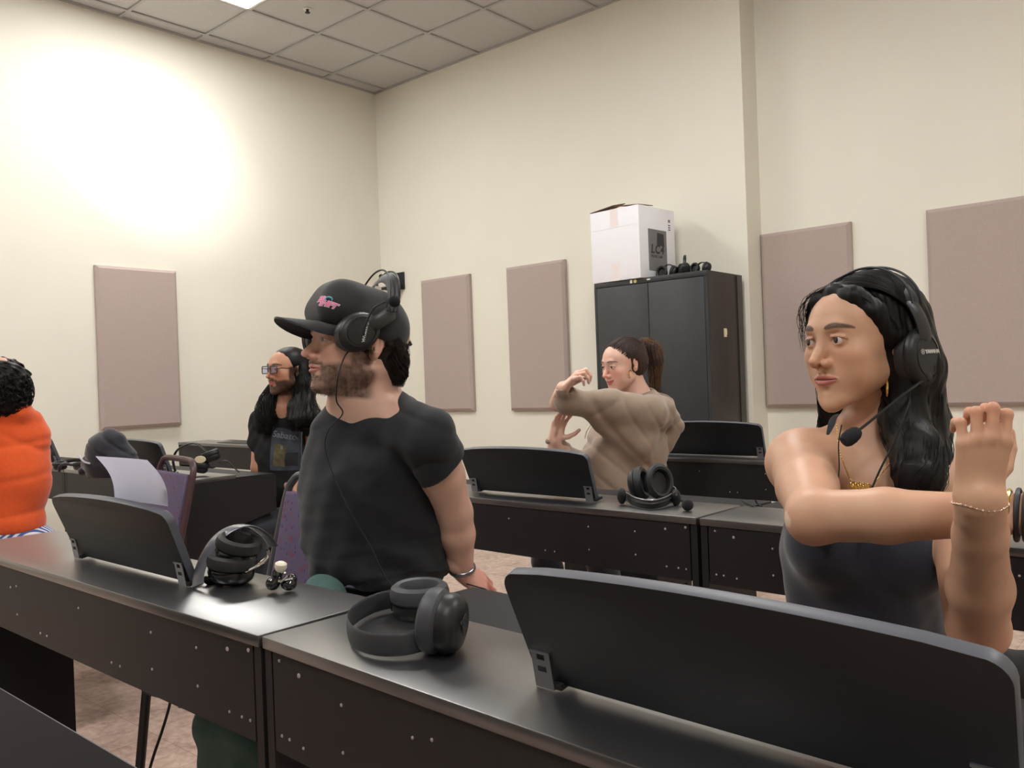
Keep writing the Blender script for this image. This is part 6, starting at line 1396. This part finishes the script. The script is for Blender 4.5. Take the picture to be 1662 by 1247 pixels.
# 7 tangle on the cabinet
zc = 1.832
for i, (px, py, sc_, rz_, lab) in enumerate(((1084, 438, 1.25, .4, 'black headset lying beside the white box in the cabinet-top tangle'), (1110, 436, 1.35, -.6, 'black headset arching highest in the cabinet-top tangle'), (1138, 436, 1.05, .2, 'black headset at the right of the cabinet-top tangle'))):
    c = uny(px, py, -.36); c[2] = zc; hh = empty('headset', c, rz_-.7, label=lab, cat='headset', group='tangled headsets on the cabinet')
    cup_at(hh, Vector((-.03, -.02, .036)), (.4, -.9, .2), (0, 0, 1), M['gloss'], M['leather'], .85*sc_, 1); cup_at(hh, Vector((.045, .02, .034)), (-.8, -.4, .3), (0, 0, 1), M['black'], M['leather'], .8*sc_, 1)
    ap = (.100 if i == 1 else .072)*sc_
    MB().tube(spline([Vector((-.05, -.01, .03)), Vector((-.04, .0, ap*.8)), Vector((.0, .01, ap)), Vector((.045, .015, ap*.75)), Vector((.06, .02, .03))], 7), .008, 10, flat=(1, .4, (0, 1, 0), 1)).build('headband', M['black'], hh)
    MB().tube(spline([Vector((-.05, -.03, .01)), Vector((-.075, -.04, .03)), Vector((-.07, -.03, .055)), Vector((-.045, -.035, .03)), Vector((0, -.05, .006)), Vector((.06, -.03, .004)), Vector((.085, .0, .02)), Vector((.06, .03, .03))], 7), .0028, 7).build('cable', M['rubber'], hh)
# 8 sheet of paper leaning over the front-left rest
rows = []; bm = bmesh.new(); n, m_ = 14, 6
for q in (0, 1):
    R_ = []
    for i in range(n+1):
        s = i/n; row = []
        for j in range(m_+1):
            u = j/m_; a = np.array(uny(186+(272-186)*u, 812+(822-812)*u, -4.536)) ; b = np.array(uny(155+(238-155)*u, 741+(747-741)*u, -4.640))
            p = a*(1-s)+b*s; p = p+np.array([0, .012, .004])*math.sin(s*PI)*.9+np.array([0, .0012*q, 0])+np.array([0, .004, 0])*math.sin(u*PI)
            row.append(bm.verts.new(p))
        R_.append(row)
    rows.append(R_)
for q in (0, 1):
    for i in range(n):
        for j in range(m_): bm.faces.new((rows[q][i][j], rows[q][i][j+1], rows[q][i+1][j+1], rows[q][i+1][j]))
for i in range(n):
    for j in (0, m_): bm.faces.new((rows[0][i][j], rows[0][i+1][j], rows[1][i+1][j], rows[1][i][j]))
for j in range(m_):
    for i in (0, n): bm.faces.new((rows[0][i][j], rows[0][i][j+1], rows[1][i][j+1], rows[1][i][j]))
mb = MB(); mb.bm.free(); mb.bm = bm; mb.build('paper_sheet', M['paper'], None, ang=2, label='blank white sheets of paper leaning over the front-left music rest', cat='paper')
# 9-13 small bits
c = unz(1111, 1165, Zt); MB().sphere((0, 0, .0016), (.0026, .0022, .0018), 10).build('crumb', M['card'], None, label='tiny white crumb on the nearest piano top', cat='crumb').location = c
c = unz(1587, 1236, Zt); o = MB().box(-.006, .006, -.008, .008, 0, .0012, .0004).build('paper_tag', M['card'], None, label='small white tag on the nearest piano top by the lower right edge', cat='tag'); o.location = c
zc = MB().tube(spline([unz(1204, 812, .822), unz(1210, 817, .823), unz(1222, 822, .823)], 5), .0022, 7).build('audio_cable', M['rubber'], None, label='short black cord lying left on the middle piano top', cat='cord')
zc = MB().tube(spline([unz(1226, 812, .835), unz(1229, 817, .823), unz(1236, 822, .823)], 5), .0022, 7).build('audio_cable', M['rubber'], None, label='short black cord lying right on the middle piano top', cat='cord')
MB().tube(spline([P(757, 948, 1.99), P(775, 953, 1.97), P(790, 958, 1.95), P(782, 964, 1.95), P(762, 958, 1.96), P(752, 962, 1.95), P(772, 968, 1.93)], 6), .0016, 6).build('coiled_cord', M['rubber'], None, label='thin black cord coiled beside the hand of the capped man', cat='cord')
MB().tube(spline([P(280, 1120, 2.35), P(274, 1150, 2.33), P(262, 1190, 2.30), P(250, 1225, 2.28), P(240, 1262, 2.30), unz(225, 1340, .006)], 6), .004, 8).build('power_cord', M['rubber'], None, label='black power cord hanging to the floor beneath the front-left piano', cat='cord')
MB().tube(spline([uny(755, 737, -3.08), uny(757, 752, -3.06), uny(764, 768, -3.07), uny(776, 785, -3.10)], 6), .006, 8).build('boom_microphone', M['black'], None, label='curved black headset arm beside the left edge of the middle piano rest', cat='headset arm')
# ---------------------------------------------------------------- chairs in place
chair((4.21, -4.10, 0), .16, 'empty purple patterned chair with a grey frame behind the man in the cap', M['frame_grey'])
chair((2.93, -3.98, 0), -.14, 'purple patterned chair with a maroon frame behind the sheet of paper', M['frame_red'])
SC.view_settings.view_transform = 'Standard'; SC.view_settings.look = 'None'; SC.view_settings.gamma = 1; SC.view_settings.exposure = 0.0
w_ = bpy.data.worlds.new('world'); SC.world = w_; w_.use_nodes = True; w_.node_tree.nodes['Background'].inputs[0].default_value = (.5, .5, .5, 1); w_.node_tree.nodes['Background'].inputs[1].default_value = .02
SC.render.engine = 'CYCLES'
